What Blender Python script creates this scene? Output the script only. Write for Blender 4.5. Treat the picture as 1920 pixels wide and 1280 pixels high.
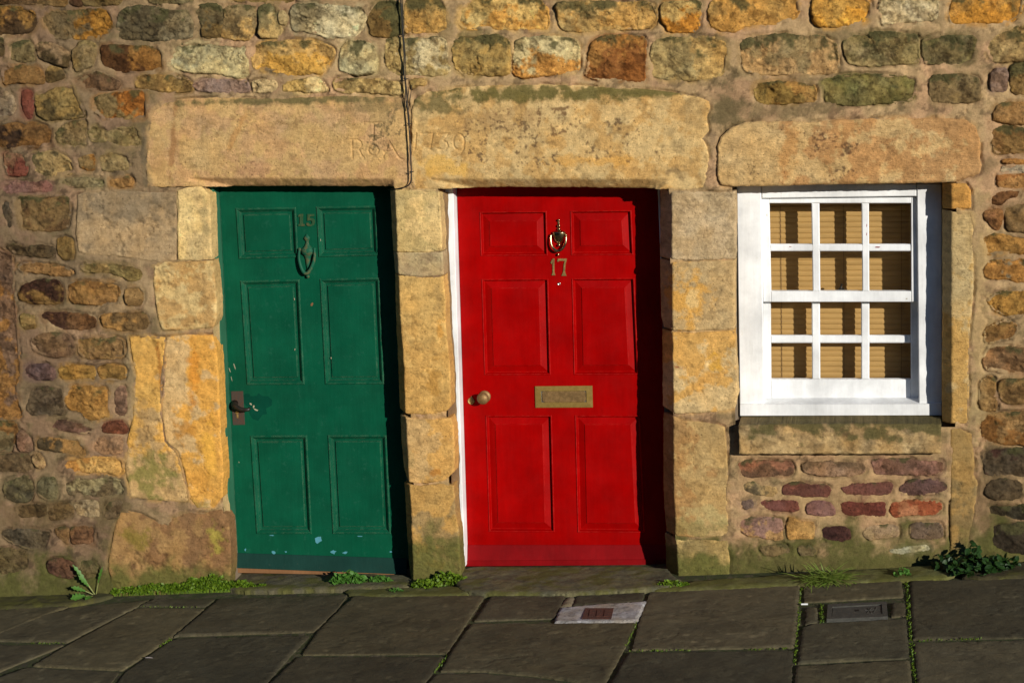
import bpy, math, random
import numpy as np
from mathutils import Vector, Matrix
from mathutils.geometry import delaunay_2d_cdt

random.seed(7)
scene = bpy.context.scene
for o in list(bpy.data.objects):
    bpy.data.objects.remove(o)
COL = scene.collection

# ------------------------------------------------------------------ camera
F_PX = 3900.0                      # focal length in photo pixels (1920 wide)
DIST = 9.6                         # metres from the wall face
_n = np.array([700., -695., F_PX]); _n /= np.linalg.norm(_n)      # into the wall
_v = np.array([720., 22700., F_PX]); _v /= np.linalg.norm(_v)     # straight down
_v -= _v.dot(_n) * _n; _v /= np.linalg.norm(_v)
_h = np.cross(_v, _n)                                             # along the wall


def ray(px, py):
    d = np.array([(px - 960.) / F_PX, (py - 640.) / F_PX, 1.0])
    return np.array([_h.dot(d), _n.dot(d), -_v.dot(d)])


_d = ray(960, 1087)
CAM = np.array([0.0, -DIST, -_d[2] * DIST / _d[1]])               # pavement at the wall is z = 0


def W(px, py, y=0.0):
    d = ray(px, py)
    return CAM + d * ((y - CAM[1]) / d[1])


cam_data = bpy.data.cameras.new('camera')
cam = bpy.data.objects.new('camera', cam_data)
COL.objects.link(cam)
_R = np.array([[_h[0], -_h[1], -_h[2]], [_n[0], -_n[1], -_n[2]], [-_v[0], _v[1], _v[2]]])
cam.matrix_world = Matrix.Translation(Vector(CAM)) @ Matrix(_R.tolist()).to_4x4()
cam_data.sensor_width = 36.0
cam_data.lens = F_PX / 1920.0 * 36.0
cam_data.clip_end = 2000.0
scene.camera = cam

# ------------------------------------------------------------------ light
SUN_AZ, SUN_EL = math.radians(41.0), math.radians(15.0)           # from the right of the wall's normal
sdir = Vector((math.sin(SUN_AZ) * math.cos(SUN_EL), -math.cos(SUN_AZ) * math.cos(SUN_EL), math.sin(SUN_EL)))
world = bpy.data.worlds.new('World')
scene.world = world
world.use_nodes = True
wn = world.node_tree.nodes
sky = wn.new('ShaderNodeTexSky')
sky.sky_type = 'NISHITA'
sky.sun_disc = False
sky.sun_elevation = SUN_EL
sky.air_density = 1.0
sky.dust_density = 0.0
sky.ozone_density = 6.0
sky.sun_rotation = math.atan2(sdir.x, sdir.y)
world.node_tree.links.new(sky.outputs[0], wn['Background'].inputs[0])
wn['Background'].inputs[1].default_value = 0.075
sun_data = bpy.data.lights.new('sun', 'SUN')
sun_data.energy = 5.0
sun_data.angle = math.radians(0.5)
sun_data.color = (1.0, 0.94, 0.84)
sun = bpy.data.objects.new('sun', sun_data)
COL.objects.link(sun)
sun.rotation_euler = sdir.to_track_quat('Z', 'Y').to_euler()
scene.view_settings.view_transform = 'Standard'
scene.view_settings.look = 'None'
scene.view_settings.exposure = 0.0
scene.view_settings.gamma = 1.0
LIGHT = np.array([0.90, 0.87, 0.86])       # what a white card facing out of the wall shows


def alb(rgb):
    """seen sRGB 0..255 -> base colour"""
    c = np.asarray(rgb, float) / 255.0
    lin = np.where(c <= 0.04045, c / 12.92, ((c + 0.055) / 1.055) ** 2.4)
    return np.clip(lin / LIGHT, 0.002, 0.82)


# ------------------------------------------------------------------ noise
def _hash(ix, iy, seed):
    n = (ix * 374761393 + iy * 668265263 + seed * 1274126177) & 0xFFFFFFFF
    n = ((n ^ (n >> 13)) * 1274126177) & 0xFFFFFFFF
    n = ((n ^ (n >> 15)) * 2246822519) & 0xFFFFFFFF
    return ((n ^ (n >> 16)) & 0xFFFFFF) / float(0xFFFFFF)


def vnoise(x, y, seed=0):
    x = np.asarray(x, float); y = np.asarray(y, float)
    ix = np.floor(x).astype(np.int64); iy = np.floor(y).astype(np.int64)
    fx = x - ix; fy = y - iy
    fx = fx * fx * fx * (fx * (fx * 6 - 15) + 10); fy = fy * fy * fy * (fy * (fy * 6 - 15) + 10)
    a = _hash(ix, iy, seed); b = _hash(ix + 1, iy, seed)
    c = _hash(ix, iy + 1, seed); d = _hash(ix + 1, iy + 1, seed)
    return (a + (b - a) * fx) * (1 - fy) + (c + (d - c) * fx) * fy


def fbm(x, y, seed=0, octaves=4, gain=0.5):
    """0..1, mean 0.5"""
    s = 0.0; a = 1.0; t = 0.0
    for i in range(octaves):
        ca, sa = math.cos(0.7 * i + 0.3), math.sin(0.7 * i + 0.3)
        s = s + a * vnoise((x * ca - y * sa) * 2 ** i, (x * sa + y * ca) * 2 ** i, seed + 17 * i)
        t += a; a *= gain
    return s / t


def sstep(a, b, x):
    t = np.clip((x - a) / (b - a), 0, 1)
    return t * t * (3 - 2 * t)


# ------------------------------------------------------------------ materials
MAT = {}


class NT:
    def __init__(self, name):
        self.m = bpy.data.materials.new(name)
        self.m.use_nodes = True
        self.t = self.m.node_tree
        self.b = self.t.nodes['Principled BSDF']
        MAT[name] = self.m
        self.geo = self.t.nodes.new('ShaderNodeNewGeometry')

    def node(self, typ, **kw):
        n = self.t.nodes.new(typ)
        for k, v in kw.items():
            setattr(n, k, v)
        return n

    def link(self, a, b):
        self.t.links.new(a, b)

    def noise(self, scale, detail=4, rough=0.6, stretch=None):
        n = self.node('ShaderNodeTexNoise')
        n.inputs['Scale'].default_value = scale
        n.inputs['Detail'].default_value = detail
        n.inputs['Roughness'].default_value = rough
        src = self.geo.outputs['Position']
        if stretch:
            mp = self.node('ShaderNodeMapping')
            mp.inputs['Scale'].default_value = stretch
            self.link(src, mp.inputs['Vector'])
            src = mp.outputs[0]
        self.link(src, n.inputs['Vector'])
        return n.outputs['Fac']

    def ramp(self, fac, stops):
        r = self.node('ShaderNodeValToRGB')
        e = r.color_ramp.elements
        while len(e) < len(stops):
            e.new(0.5)
        for el, (p, c) in zip(e, stops):
            el.position = p
            el.color = (c, c, c, 1) if not hasattr(c, '__len__') else (*c, 1)
        self.link(fac, r.inputs[0])
        return r.outputs[0]

    def mix(self, typ, fac, a, b):
        m = self.node('ShaderNodeMix', data_type='RGBA', blend_type=typ)
        for sock, v in ((m.inputs[0], fac), (m.inputs[6], a), (m.inputs[7], b)):
            if hasattr(v, 'is_linked'):
                self.link(v, sock)
            elif hasattr(v, '__len__'):
                sock.default_value = (*v, 1)
            else:
                sock.default_value = v
        return m.outputs[2]

    def bump(self, h, dist, strength=1.0, prev=None):
        b = self.node('ShaderNodeBump')
        b.inputs['Distance'].default_value = dist
        b.inputs['Strength'].default_value = strength
        self.link(h, b.inputs['Height'])
        if prev is not None:
            self.link(prev, b.inputs['Normal'])
        return b.outputs[0]

    def finish(self, color=None, rough=0.8, normal=None, spec=0.3, metal=0.0):
        if color is not None:
            if hasattr(color, 'is_linked'):
                self.link(color, self.b.inputs['Base Color'])
            else:
                self.b.inputs['Base Color'].default_value = (*color, 1)
        if hasattr(rough, 'is_linked'):
            self.link(rough, self.b.inputs['Roughness'])
        else:
            self.b.inputs['Roughness'].default_value = rough
        self.b.inputs['Specular IOR Level'].default_value = spec
        self.b.inputs['Metallic'].default_value = metal
        if normal is not None:
            self.link(normal, self.b.inputs['Normal'])
        return self.m


def stone_mat(name, bump_d, grain, pits, spec=0.15, tool=False, mid=1.0, broken=0.0, bed=0.0):
    t = NT(name)
    at = t.node('ShaderNodeAttribute', attribute_name='Col')
    fine = t.noise(420, 3, 0.7)
    med = t.noise(75, 7, 0.74)
    c = t.mix('MULTIPLY', 1.0, at.outputs['Color'], t.ramp(fine, [(0.25, 1 - grain), (0.75, 1 + grain * 0.6)]))
    c = t.mix('MULTIPLY', 1.0, c, t.ramp(med, [(0.28, 1 - 0.46 * mid), (0.48, 1.0), (0.72, 1 + 0.34 * mid)]))
    nrm = t.bump(med, bump_d * 1.8)
    if broken > 0:
        br = t.noise(30, 9, 0.78, (1, 1, 1.35))
        c = t.mix('MULTIPLY', t.ramp(br, [(0.38, broken), (0.455, 0.0)]), c, (0.50, 0.44, 0.38))
        nrm = t.bump(br, bump_d * 3.0, 0.9, nrm)
    if bed > 0:
        w = t.noise(20, 6, 0.7, (0.35, 1, 3.2))
        c = t.mix('MULTIPLY', 1.0, c, t.ramp(w, [(0.3, 1 - bed), (0.5, 1.0), (0.75, 1 + bed * 0.5)]))
    pit = t.noise(150, 2, 0.5)
    pm = t.ramp(pit, [(0.0, 1.0), (0.27, 1.0), (0.33, 0.0)])
    c = t.mix('MIX', pm, c, t.mix('MULTIPLY', 1.0, c, (0.45, 0.42, 0.38))) if pits else c
    nrm = t.bump(t.noise(170, 6, 0.72), bump_d * 1.1, 1.0, nrm)
    nrm = t.bump(fine, bump_d * 0.5, 1.0, nrm)
    if tool:
        w = t.noise(55, 3, 0.6, (0.6, 1, 2.2))
        nrm = t.bump(w, bump_d * 2.5, 0.8, nrm)
    if pits:
        nrm = t.bump(t.ramp(pit, [(0.2, 0.0), (0.34, 1.0)]), bump_d * 0.9, 1.0, nrm)
    t.finish(c, 0.92, nrm, spec)


stone_mat('rubble_stone', 0.0036, 0.30, True, mid=0.95, broken=0.85)
stone_mat('dressed_stone', 0.0019, 0.26, True, mid=0.6, broken=0.22, bed=0.16)
stone_mat('tooled_stone', 0.0026, 0.26, True, tool=True, mid=0.6, broken=0.2, bed=0.12)
stone_mat('mortar', 0.0022, 0.22, False, mid=0.5, broken=0.22)
stone_mat('flagstone', 0.0012, 0.20, False, 0.2, mid=0.35, bed=0.0, broken=0.10)


def paint_mat(name, col, dirt, rough, bumpd, dirt_lo=0.62, worn=None, wear=0.5):
    t = NT(name)
    a = t.noise(5, 5, 0.6)
    s = t.noise(60, 4, 0.6, (1, 1, 0.08))
    g = t.noise(160, 3, 0.6)
    c = t.mix('MULTIPLY', 1.0, col, t.ramp(a, [(0.3, 0.78), (0.7, 1.2)]))
    c = t.mix('MULTIPLY', 1.0, c, t.ramp(s, [(0.25, 0.93), (0.75, 1.06)]))
    dm = t.ramp(t.noise(26, 6, 0.72), [(dirt_lo, 0.0), (dirt_lo + 0.1, 1.0)])
    c = t.mix('MIX', t.mix('MULTIPLY', 1.0, dm, (0.55, 0.55, 0.55)), c, dirt)
    if worn is not None:
        bv = t.node('ShaderNodeBevel', samples=4)
        bv.inputs['Radius'].default_value = 0.0035
        dp = t.node('ShaderNodeVectorMath', operation='DOT_PRODUCT')
        t.link(bv.outputs[0], dp.inputs[0]); t.link(t.geo.outputs['Normal'], dp.inputs[1])
        em = t.ramp(dp.outputs['Value'], [(0.90, 1.0), (0.985, 0.0)])
        em = t.mix('MULTIPLY', 1.0, em, t.ramp(t.noise(34, 6, 0.75), [(0.42, 0.0), (0.60, wear)]))
        c = t.mix('MIX', em, c, worn)
    n = t.bump(s, bumpd)
    n = t.bump(g, bumpd * 0.5, 1.0, n)
    t.finish(c, t.ramp(t.noise(9, 4), [(0.3, rough), (0.7, min(1, rough + 0.18))]), n, 0.09)


paint_mat('green_paint', (0.0022, 0.068, 0.033), (0.013, 0.090, 0.052), 0.42, 0.0009, 0.58, (0.13, 0.20, 0.12), 0.75)
paint_mat('green_frame_paint', (0.030, 0.125, 0.070), (0.10, 0.14, 0.09), 0.5, 0.0007)
paint_mat('fresh_green_paint', (0.001, 0.046, 0.026), (0.004, 0.06, 0.035), 0.4, 0.0005)
paint_mat('dark_green_paint', (0.008, 0.036, 0.028), (0.05, 0.07, 0.05), 0.5, 0.0008)
paint_mat('red_paint', (0.285, 0.0003, 0.0003), (0.24, 0.001, 0.001), 0.34, 0.0006, 0.66, (0.50, 0.035, 0.025), 0.6)
paint_mat('worn_red_paint', (0.20, 0.0025, 0.004), (0.20, 0.012, 0.012), 0.5, 0.0007)
paint_mat('white_paint', (0.72, 0.73, 0.73), (0.60, 0.57, 0.50), 0.45, 0.0008, 0.63, (0.42, 0.36, 0.28), 0.45)
paint_mat('blue_undercoat', (0.075, 0.25, 0.31), (0.06, 0.15, 0.14), 0.6, 0.0004)
paint_mat('pale_wood', (0.34, 0.30, 0.20), (0.2, 0.16, 0.1), 0.8, 0.0006)
paint_mat('bare_wood', (0.20, 0.10, 0.045), (0.09, 0.05, 0.03), 0.85, 0.0012)
paint_mat('brown_paint', (0.010, 0.080, 0.044), (0.15, 0.10, 0.040), 0.4, 0.0012, 0.50)
paint_mat('number_paint', (0.030, 0.078, 0.034), (0.11, 0.085, 0.035), 0.5, 0.0012, 0.47)


def metal_mat(name, col, dark, rough, metal, bumpd=0.0004):
    t = NT(name)
    a = t.noise(55, 5, 0.65)
    c = t.mix('MIX', t.ramp(a, [(0.38, 1.0), (0.62, 0.0)]), col, dark)
    n = t.bump(t.noise(130, 3), bumpd)
    t.finish(c, t.ramp(t.noise(40, 3), [(0.3, rough), (0.7, rough + 0.15)]), n, 0.5, metal)


metal_mat('old_brass', (0.50, 0.33, 0.11), (0.30, 0.19, 0.07), 0.42, 0.75)
metal_mat('plate_brass', (0.30, 0.195, 0.050), (0.25, 0.16, 0.040), 0.38, 0.35, 0.0001)
metal_mat('dull_brass', (0.30, 0.18, 0.07), (0.20, 0.12, 0.045), 0.5, 0.6)
metal_mat('polished_brass', (0.52, 0.41, 0.22), (0.30, 0.22, 0.11), 0.14, 1.0, 0.0001)
metal_mat('bright_steel', (0.7, 0.72, 0.66), (0.5, 0.5, 0.45), 0.25, 1.0)
metal_mat('rusty_plate', (0.050, 0.040, 0.030), (0.075, 0.036, 0.020), 0.7, 0.2)
metal_mat('black_iron', (0.016, 0.014, 0.011), (0.025, 0.02, 0.014), 0.3, 0.3)
metal_mat('rust', (0.11, 0.035, 0.018), (0.055, 0.022, 0.014), 0.85, 0.1, 0.002)
metal_mat('cast_iron', (0.075, 0.072, 0.060), (0.045, 0.045, 0.038), 0.7, 0.3, 0.001)
t = NT('cable_black'); t.finish((0.012, 0.012, 0.011), 0.5)
t = NT('keyhole_black'); t.finish((0.01, 0.008, 0.006), 0.8)
t = NT('dark_interior'); t.finish((0.03, 0.027, 0.022), 0.9)
t = NT('blind_slat')
t.finish(t.mix('MULTIPLY', 1.0, (0.40, 0.245, 0.080), t.ramp(t.noise(30, 4, 0.6, (0.2, 1, 1)), [(0.3, 0.88), (0.7, 1.1)])), 0.6)
t = NT('blind_cord'); t.finish((0.14, 0.08, 0.035), 0.8)
t = NT('asphalt')
t.finish(t.ramp(t.noise(140, 4, 0.7), [(0.3, (0.035, 0.034, 0.032)), (0.7, (0.07, 0.068, 0.064))]), 0.9, t.bump(t.noise(180, 3), 0.004))
t = NT('concrete_patch')
c = t.ramp(t.noise(45, 6, 0.7), [(0.3, (0.24, 0.21, 0.20)), (0.7, (0.46, 0.41, 0.39))])
t.finish(c, 0.9, t.bump(t.noise(90, 5, 0.7), 0.002))
t = NT('joint_dirt')
m = t.noise(16, 5, 0.65)
c = t.ramp(m, [(0.38, (0.055, 0.048, 0.030)), (0.5, (0.045, 0.06, 0.014)), (0.62, (0.10, 0.085, 0.05))])
c = t.mix('MULTIPLY', 1.0, c, t.ramp(t.noise(220, 3), [(0.3, 0.55), (0.7, 1.35)]))
t.finish(c, 0.95, t.bump(t.noise(120, 4), 0.006))


def leaf_mat(name, a, b):
    t = NT(name)
    oi = t.noise(110, 3, 0.7)
    c = t.mix('MIX', t.ramp(oi, [(0.35, 0.0), (0.65, 1.0)]), a, b)
    t.finish(c, 0.5, None, 0.35)
    tr = t.node('ShaderNodeBsdfTranslucent')
    t.link(t.mix('MULTIPLY', 1.0, c, (1.2, 1.25, 0.5)), tr.inputs['Color'])
    ms = t.node('ShaderNodeMixShader')
    ms.inputs[0].default_value = 0.3
    out = t.t.nodes['Material Output']
    t.link(t.b.outputs[0], ms.inputs[1]); t.link(tr.outputs[0], ms.inputs[2]); t.link(ms.outputs[0], out.inputs[0])


leaf_mat('leaf_bright', (0.035, 0.10, 0.005), (0.19, 0.28, 0.018))
leaf_mat('leaf_mid', (0.06, 0.17, 0.02), (0.10, 0.23, 0.04))
leaf_mat('leaf_dark', (0.010, 0.034, 0.007), (0.028, 0.075, 0.012))
leaf_mat('grass_blade', (0.10, 0.20, 0.022), (0.24, 0.28, 0.06))
leaf_mat('stem_pale', (0.35, 0.36, 0.13), (0.26, 0.30, 0.09))
t = NT('window_glass')
gl = t.node('ShaderNodeBsdfGlossy'); gl.inputs['Roughness'].default_value = 0.01
tp = t.node('ShaderNodeBsdfTransparent'); tp.inputs['Color'].default_value = (1, 1, 1, 1)
fr = t.node('ShaderNodeFresnel'); fr.inputs['IOR'].default_value = 1.25
ms = t.node('ShaderNodeMixShader')
t.link(fr.outputs[0], ms.inputs[0]); t.link(tp.outputs[0], ms.inputs[1]); t.link(gl.outputs[0], ms.inputs[2])
t.link(ms.outputs[0], t.t.nodes['Material Output'].inputs[0])


# ------------------------------------------------------------------ mesh helpers
def add(name, verts, faces, mat, parent=None, loc=None, smooth=False, cols=None, nsmooth=None):
    me = bpy.data.meshes.new(name)
    v = np.asarray(verts, float)
    o = bpy.data.objects.new(name, me)
    if loc is not None:
        v = v - np.asarray(loc, float)
        o.location = loc
    me.from_pydata(v.tolist(), [], [list(map(int, f)) for f in faces])
    if smooth:
        k = len(me.polygons) if nsmooth is None else nsmooth
        fl = np.zeros(len(me.polygons), bool); fl[:k] = True
        me.polygons.foreach_set('use_smooth', fl)
    if cols is not None:
        ca = me.color_attributes.new('Col', 'FLOAT_COLOR', 'POINT')
        rgba = np.ones((len(v), 4), np.float32); rgba[:, :3] = cols
        ca.data.foreach_set('color', rgba.ravel())
    me.materials.append(MAT[mat])
    COL.objects.link(o)
    if parent is not None:
        o.parent = parent
        o.matrix_parent_inverse = Matrix.Translation(-Vector(world_loc(parent)))
    me.update()
    return o


def world_loc(o):
    p = o.location.copy()
    while o.parent is not None:
        # children keep world coordinates through their inverse, so their own location is already world
        return p
    return p


def thing(name, loc, label, cat, group=None):
    o = bpy.data.objects.new(name, None)
    COL.objects.link(o)
    o.location = loc
    o['label'] = label; o['category'] = cat
    if group:
        o['group'] = group
    return o


class MB:
    """collects simple solids into one mesh"""
    def __init__(self):
        self.v = []; self.f = []

    def _add(self, v, f):
        k = len(self.v)
        self.v += [tuple(map(float, p)) for p in v]
        self.f += [[i + k for i in q] for q in f]
        return self

    def hexa(self, p):       # 8 points: front 4 (ccw from outside) then back 4
        return self._add(p, [(0, 1, 2, 3), (7, 6, 5, 4), (0, 4, 5, 1), (1, 5, 6, 2), (2, 6, 7, 3), (3, 7, 4, 0)])

    def box(self, x0, x1, y0, y1, z0, z1):
        return self.hexa([(x0, y0, z0), (x1, y0, z0), (x1, y0, z1), (x0, y0, z1),
                          (x0, y1, z0), (x1, y1, z0), (x1, y1, z1), (x0, y1, z1)])

    def bevbox(self, p0, p1, p2, p3, y0, y1, b):
        """slab whose front face p0..p3 (bl, br, tr, tl as (x,z)) is inset by a bevel b"""
        P = [np.array(p, float) for p in (p0, p1, p2, p3)]
        c = sum(P) / 4
        Q = []
        for p in P:
            s = np.sign(p - c)
            Q.append(p - s * b)
        v = [(q[0], y0, q[1]) for q in Q] + [(p[0], y0 + b, p[1]) for p in P] + [(p[0], y1, p[1]) for p in P]
        f = [(0, 1, 2, 3)]
        for i in range(4):
            j = (i + 1) % 4
            f += [(i, i + 4, j + 4, j), (i + 4, i + 8, j + 8, j + 4)]
        f.append((11, 10, 9, 8))
        return self._add(v, f)

    def tube(self, pts, rad, n=8, cap=True):
        pts = [np.array(p, float) for p in pts]
        rad = rad if hasattr(rad, '__len__') else [rad] * len(pts)
        v = []; f = []
        prev = None
        for i, p in enumerate(pts):
            t = pts[min(i + 1, len(pts) - 1)] - pts[max(i - 1, 0)]
            t = t / (np.linalg.norm(t) + 1e-12)
            a = prev if prev is not None else (np.array([0, 1., 0]) if abs(t[1]) < 0.8 else np.array([1., 0, 0]))
            a = a - a.dot(t) * t; a /= np.linalg.norm(a)
            prev = a
            b = np.cross(t, a)
            for k in range(n):
                w = 2 * math.pi * k / n
                v.append(p + rad[i] * (math.cos(w) * a + math.sin(w) * b))
        for i in range(len(pts) - 1):
            for k in range(n):
                l = (k + 1) % n
                f.append((i * n + k, i * n + l, (i + 1) * n + l, (i + 1) * n + k))
        if cap:
            f.append(tuple(range(n))[::-1]); f.append(tuple((len(pts) - 1) * n + k for k in range(n)))
        return self._add(v, f)

    def lathe(self, prof, c, axis='z', n=16, flat=1.0):
        """prof: (radius, height) pairs round axis through c; flat squashes along y"""
        v = []; f = []
        for r, h in prof:
            for k in range(n):
                w = 2 * math.pi * k / n
                if axis == 'z':
                    v.append((c[0] + r * math.cos(w), c[1] + r * math.sin(w) * flat, c[2] + h))
                else:        # axis y, height measured out of the wall (towards -y)
                    v.append((c[0] + r * math.cos(w), c[1] - h, c[2] + r * math.sin(w)))
        for i in range(len(prof) - 1):
            for k in range(n):
                l = (k + 1) % n
                f.append((i * n + k, i * n + l, (i + 1) * n + l, (i + 1) * n + k))
        f.append(tuple(range(n))[::-1]); f.append(tuple((len(prof) - 1) * n + k for k in range(n)))
        return self._add(v, f)

    def prism(self, poly, y0, y1):
        """poly: (x, z) outline"""
        n = len(poly)
        v = [(p[0], y0, p[1]) for p in poly] + [(p[0], y1, p[1]) for p in poly]
        f = [tuple(range(n)), tuple(range(2 * n - 1, n - 1, -1))]
        f += [(i, n + i, n + (i + 1) % n, (i + 1) % n) for i in range(n)]
        return self._add(v, f)

    def build(self, name, mat, parent=None, smooth=False, loc=None):
        v = np.array(self.v)
        o = add(name, v, self.f, mat, parent, v.mean(0) if loc is None else loc, smooth)
        fix_normals(o.data)
        return o


def fix_normals(me):
    import bmesh
    bm = bmesh.new(); bm.from_mesh(me)
    bmesh.ops.recalc_face_normals(bm, faces=bm.faces)
    bm.to_mesh(me); bm.free()


# ------------------------------------------------------------------ stone pieces
def chaikin(P, k):
    for _ in range(k):
        Q = np.roll(P, -1, 0)
        P = np.stack([0.75 * P + 0.25 * Q, 0.25 * P + 0.75 * Q], 1).reshape(-1, 2)
    return P


def spline(P, k=4):
    """closed Catmull-Rom curve through the outline"""
    p0, p1, p2, p3 = np.roll(P, 1, 0), P, np.roll(P, -1, 0), np.roll(P, -2, 0)
    out = []
    for i in range(k):
        t = i / k
        q = 0.5 * (2 * p1 + (p2 - p0) * t + (2 * p0 - 5 * p1 + 4 * p2 - p3) * t * t + (3 * p1 - p0 - 3 * p2 + p3) * t ** 3)
        out.append(0.65 * q + 0.35 * (p1 + (p2 - p1) * t))
    return np.stack(out, 1).reshape(-1, 2)


def resample(P, step):
    Q = np.roll(P, -1, 0)
    L = np.linalg.norm(Q - P, axis=1)
    out = []
    for p, q, l in zip(P, Q, L):
        n = max(1, int(round(l / step)))
        for i in range(n):
            out.append(p + (q - p) * i / n)
    return np.array(out)


def inside(P, pts):
    x, y = pts[:, 0], pts[:, 1]
    r = np.zeros(len(pts), bool)
    n = len(P)
    for i in range(n):
        x0, y0 = P[i]; x1, y1 = P[(i + 1) % n]
        c = (y0 > y) != (y1 > y)
        with np.errstate(divide='ignore', invalid='ignore'):
            r ^= c & (x < (x1 - x0) * (y - y0) / (y1 - y0 + 1e-15) + x0)
    return r


def seg_dist(pts, A, B):
    """distance of each pt to the nearest of the segments A->B"""
    if len(A) > 60:            # dense outline: its vertices and mid-points are close enough
        Q = np.concatenate([A, 0.5 * (A + B)])
        c = Q.mean(0)
        q = (Q - c).astype(np.float32)
        out = np.empty(len(pts))
        q2 = (q ** 2).sum(1)[None]
        for s in range(0, len(pts), 4000):
            p = (pts[s:s + 4000] - c).astype(np.float32)
            out[s:s + 4000] = (p ** 2).sum(1) + (q2 - 2 * (p @ q.T)).min(1)
        return np.sqrt(np.maximum(out, 0))
    best = np.full(len(pts), 1e9)
    AB = B - A
    L2 = (AB ** 2).sum(1) + 1e-15
    for i in range(len(A)):
        t = np.clip(((pts - A[i]) @ AB[i]) / L2[i], 0, 1)
        d = pts - (A[i] + t[:, None] * AB[i])
        best = np.minimum(best, (d ** 2).sum(1))
    return np.sqrt(best)


def patch_mesh(poly, step, dense=None):
    """triangulated patch; returns points (n,2), triangles, boundary index list"""
    lo, hi = poly.min(0), poly.max(0)
    rng = np.random.RandomState(int(abs(lo[0] * 9173 + lo[1] * 3571) * 100) % 99991)
    sets = [(lo, hi, step, None)]
    if dense is not None:
        sets = [(lo, hi, step, dense), (np.maximum(lo, dense[0]), np.minimum(hi, dense[1]), dense[2], None)]
    pts = []
    for l, h, s, skip in sets:
        gx, gy = np.meshgrid(np.arange(l[0], h[0], s), np.arange(l[1], h[1], s * 0.87))
        gx = gx + (np.arange(gx.shape[0]) % 2)[:, None] * s * 0.5
        g = np.stack([gx.ravel(), gy.ravel()], 1)
        g = g + rng.uniform(-0.18, 0.18, g.shape) * s
        if skip is not None:
            k = ~((g[:, 0] > skip[0][0]) & (g[:, 0] < skip[1][0]) & (g[:, 1] > skip[0][1]) & (g[:, 1] < skip[1][1]))
            g = g[k]
        pts.append(g)
    g = np.concatenate(pts)
    g = g[inside(poly, g)]
    if len(g):
        g = g[seg_dist(g, poly, np.roll(poly, -1, 0)) > step * 0.45]
    nb = len(poly)
    allp = np.concatenate([poly, g]) if len(g) else poly
    vs = [Vector(p) for p in allp]
    ov, oe, of, orig, _, _ = delaunay_2d_cdt(vs, [], [list(range(nb))], 1, 1e-7)
    P = np.array([(p[0], p[1]) for p in ov])
    m = {}
    for i, l in enumerate(orig):
        for j in l:
            m[j] = i
    return P, [list(f) for f in of], [m[i] for i in range(nb)]


SEED = [100]
LASTCOL = [None]
EY = np.array([0, -1.0, 0])
PLANES = {'wall': (np.zeros(3), np.array([1., 0, 0]), np.array([0, 0, 1.]), np.array([0, -1., 0]))}


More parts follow.
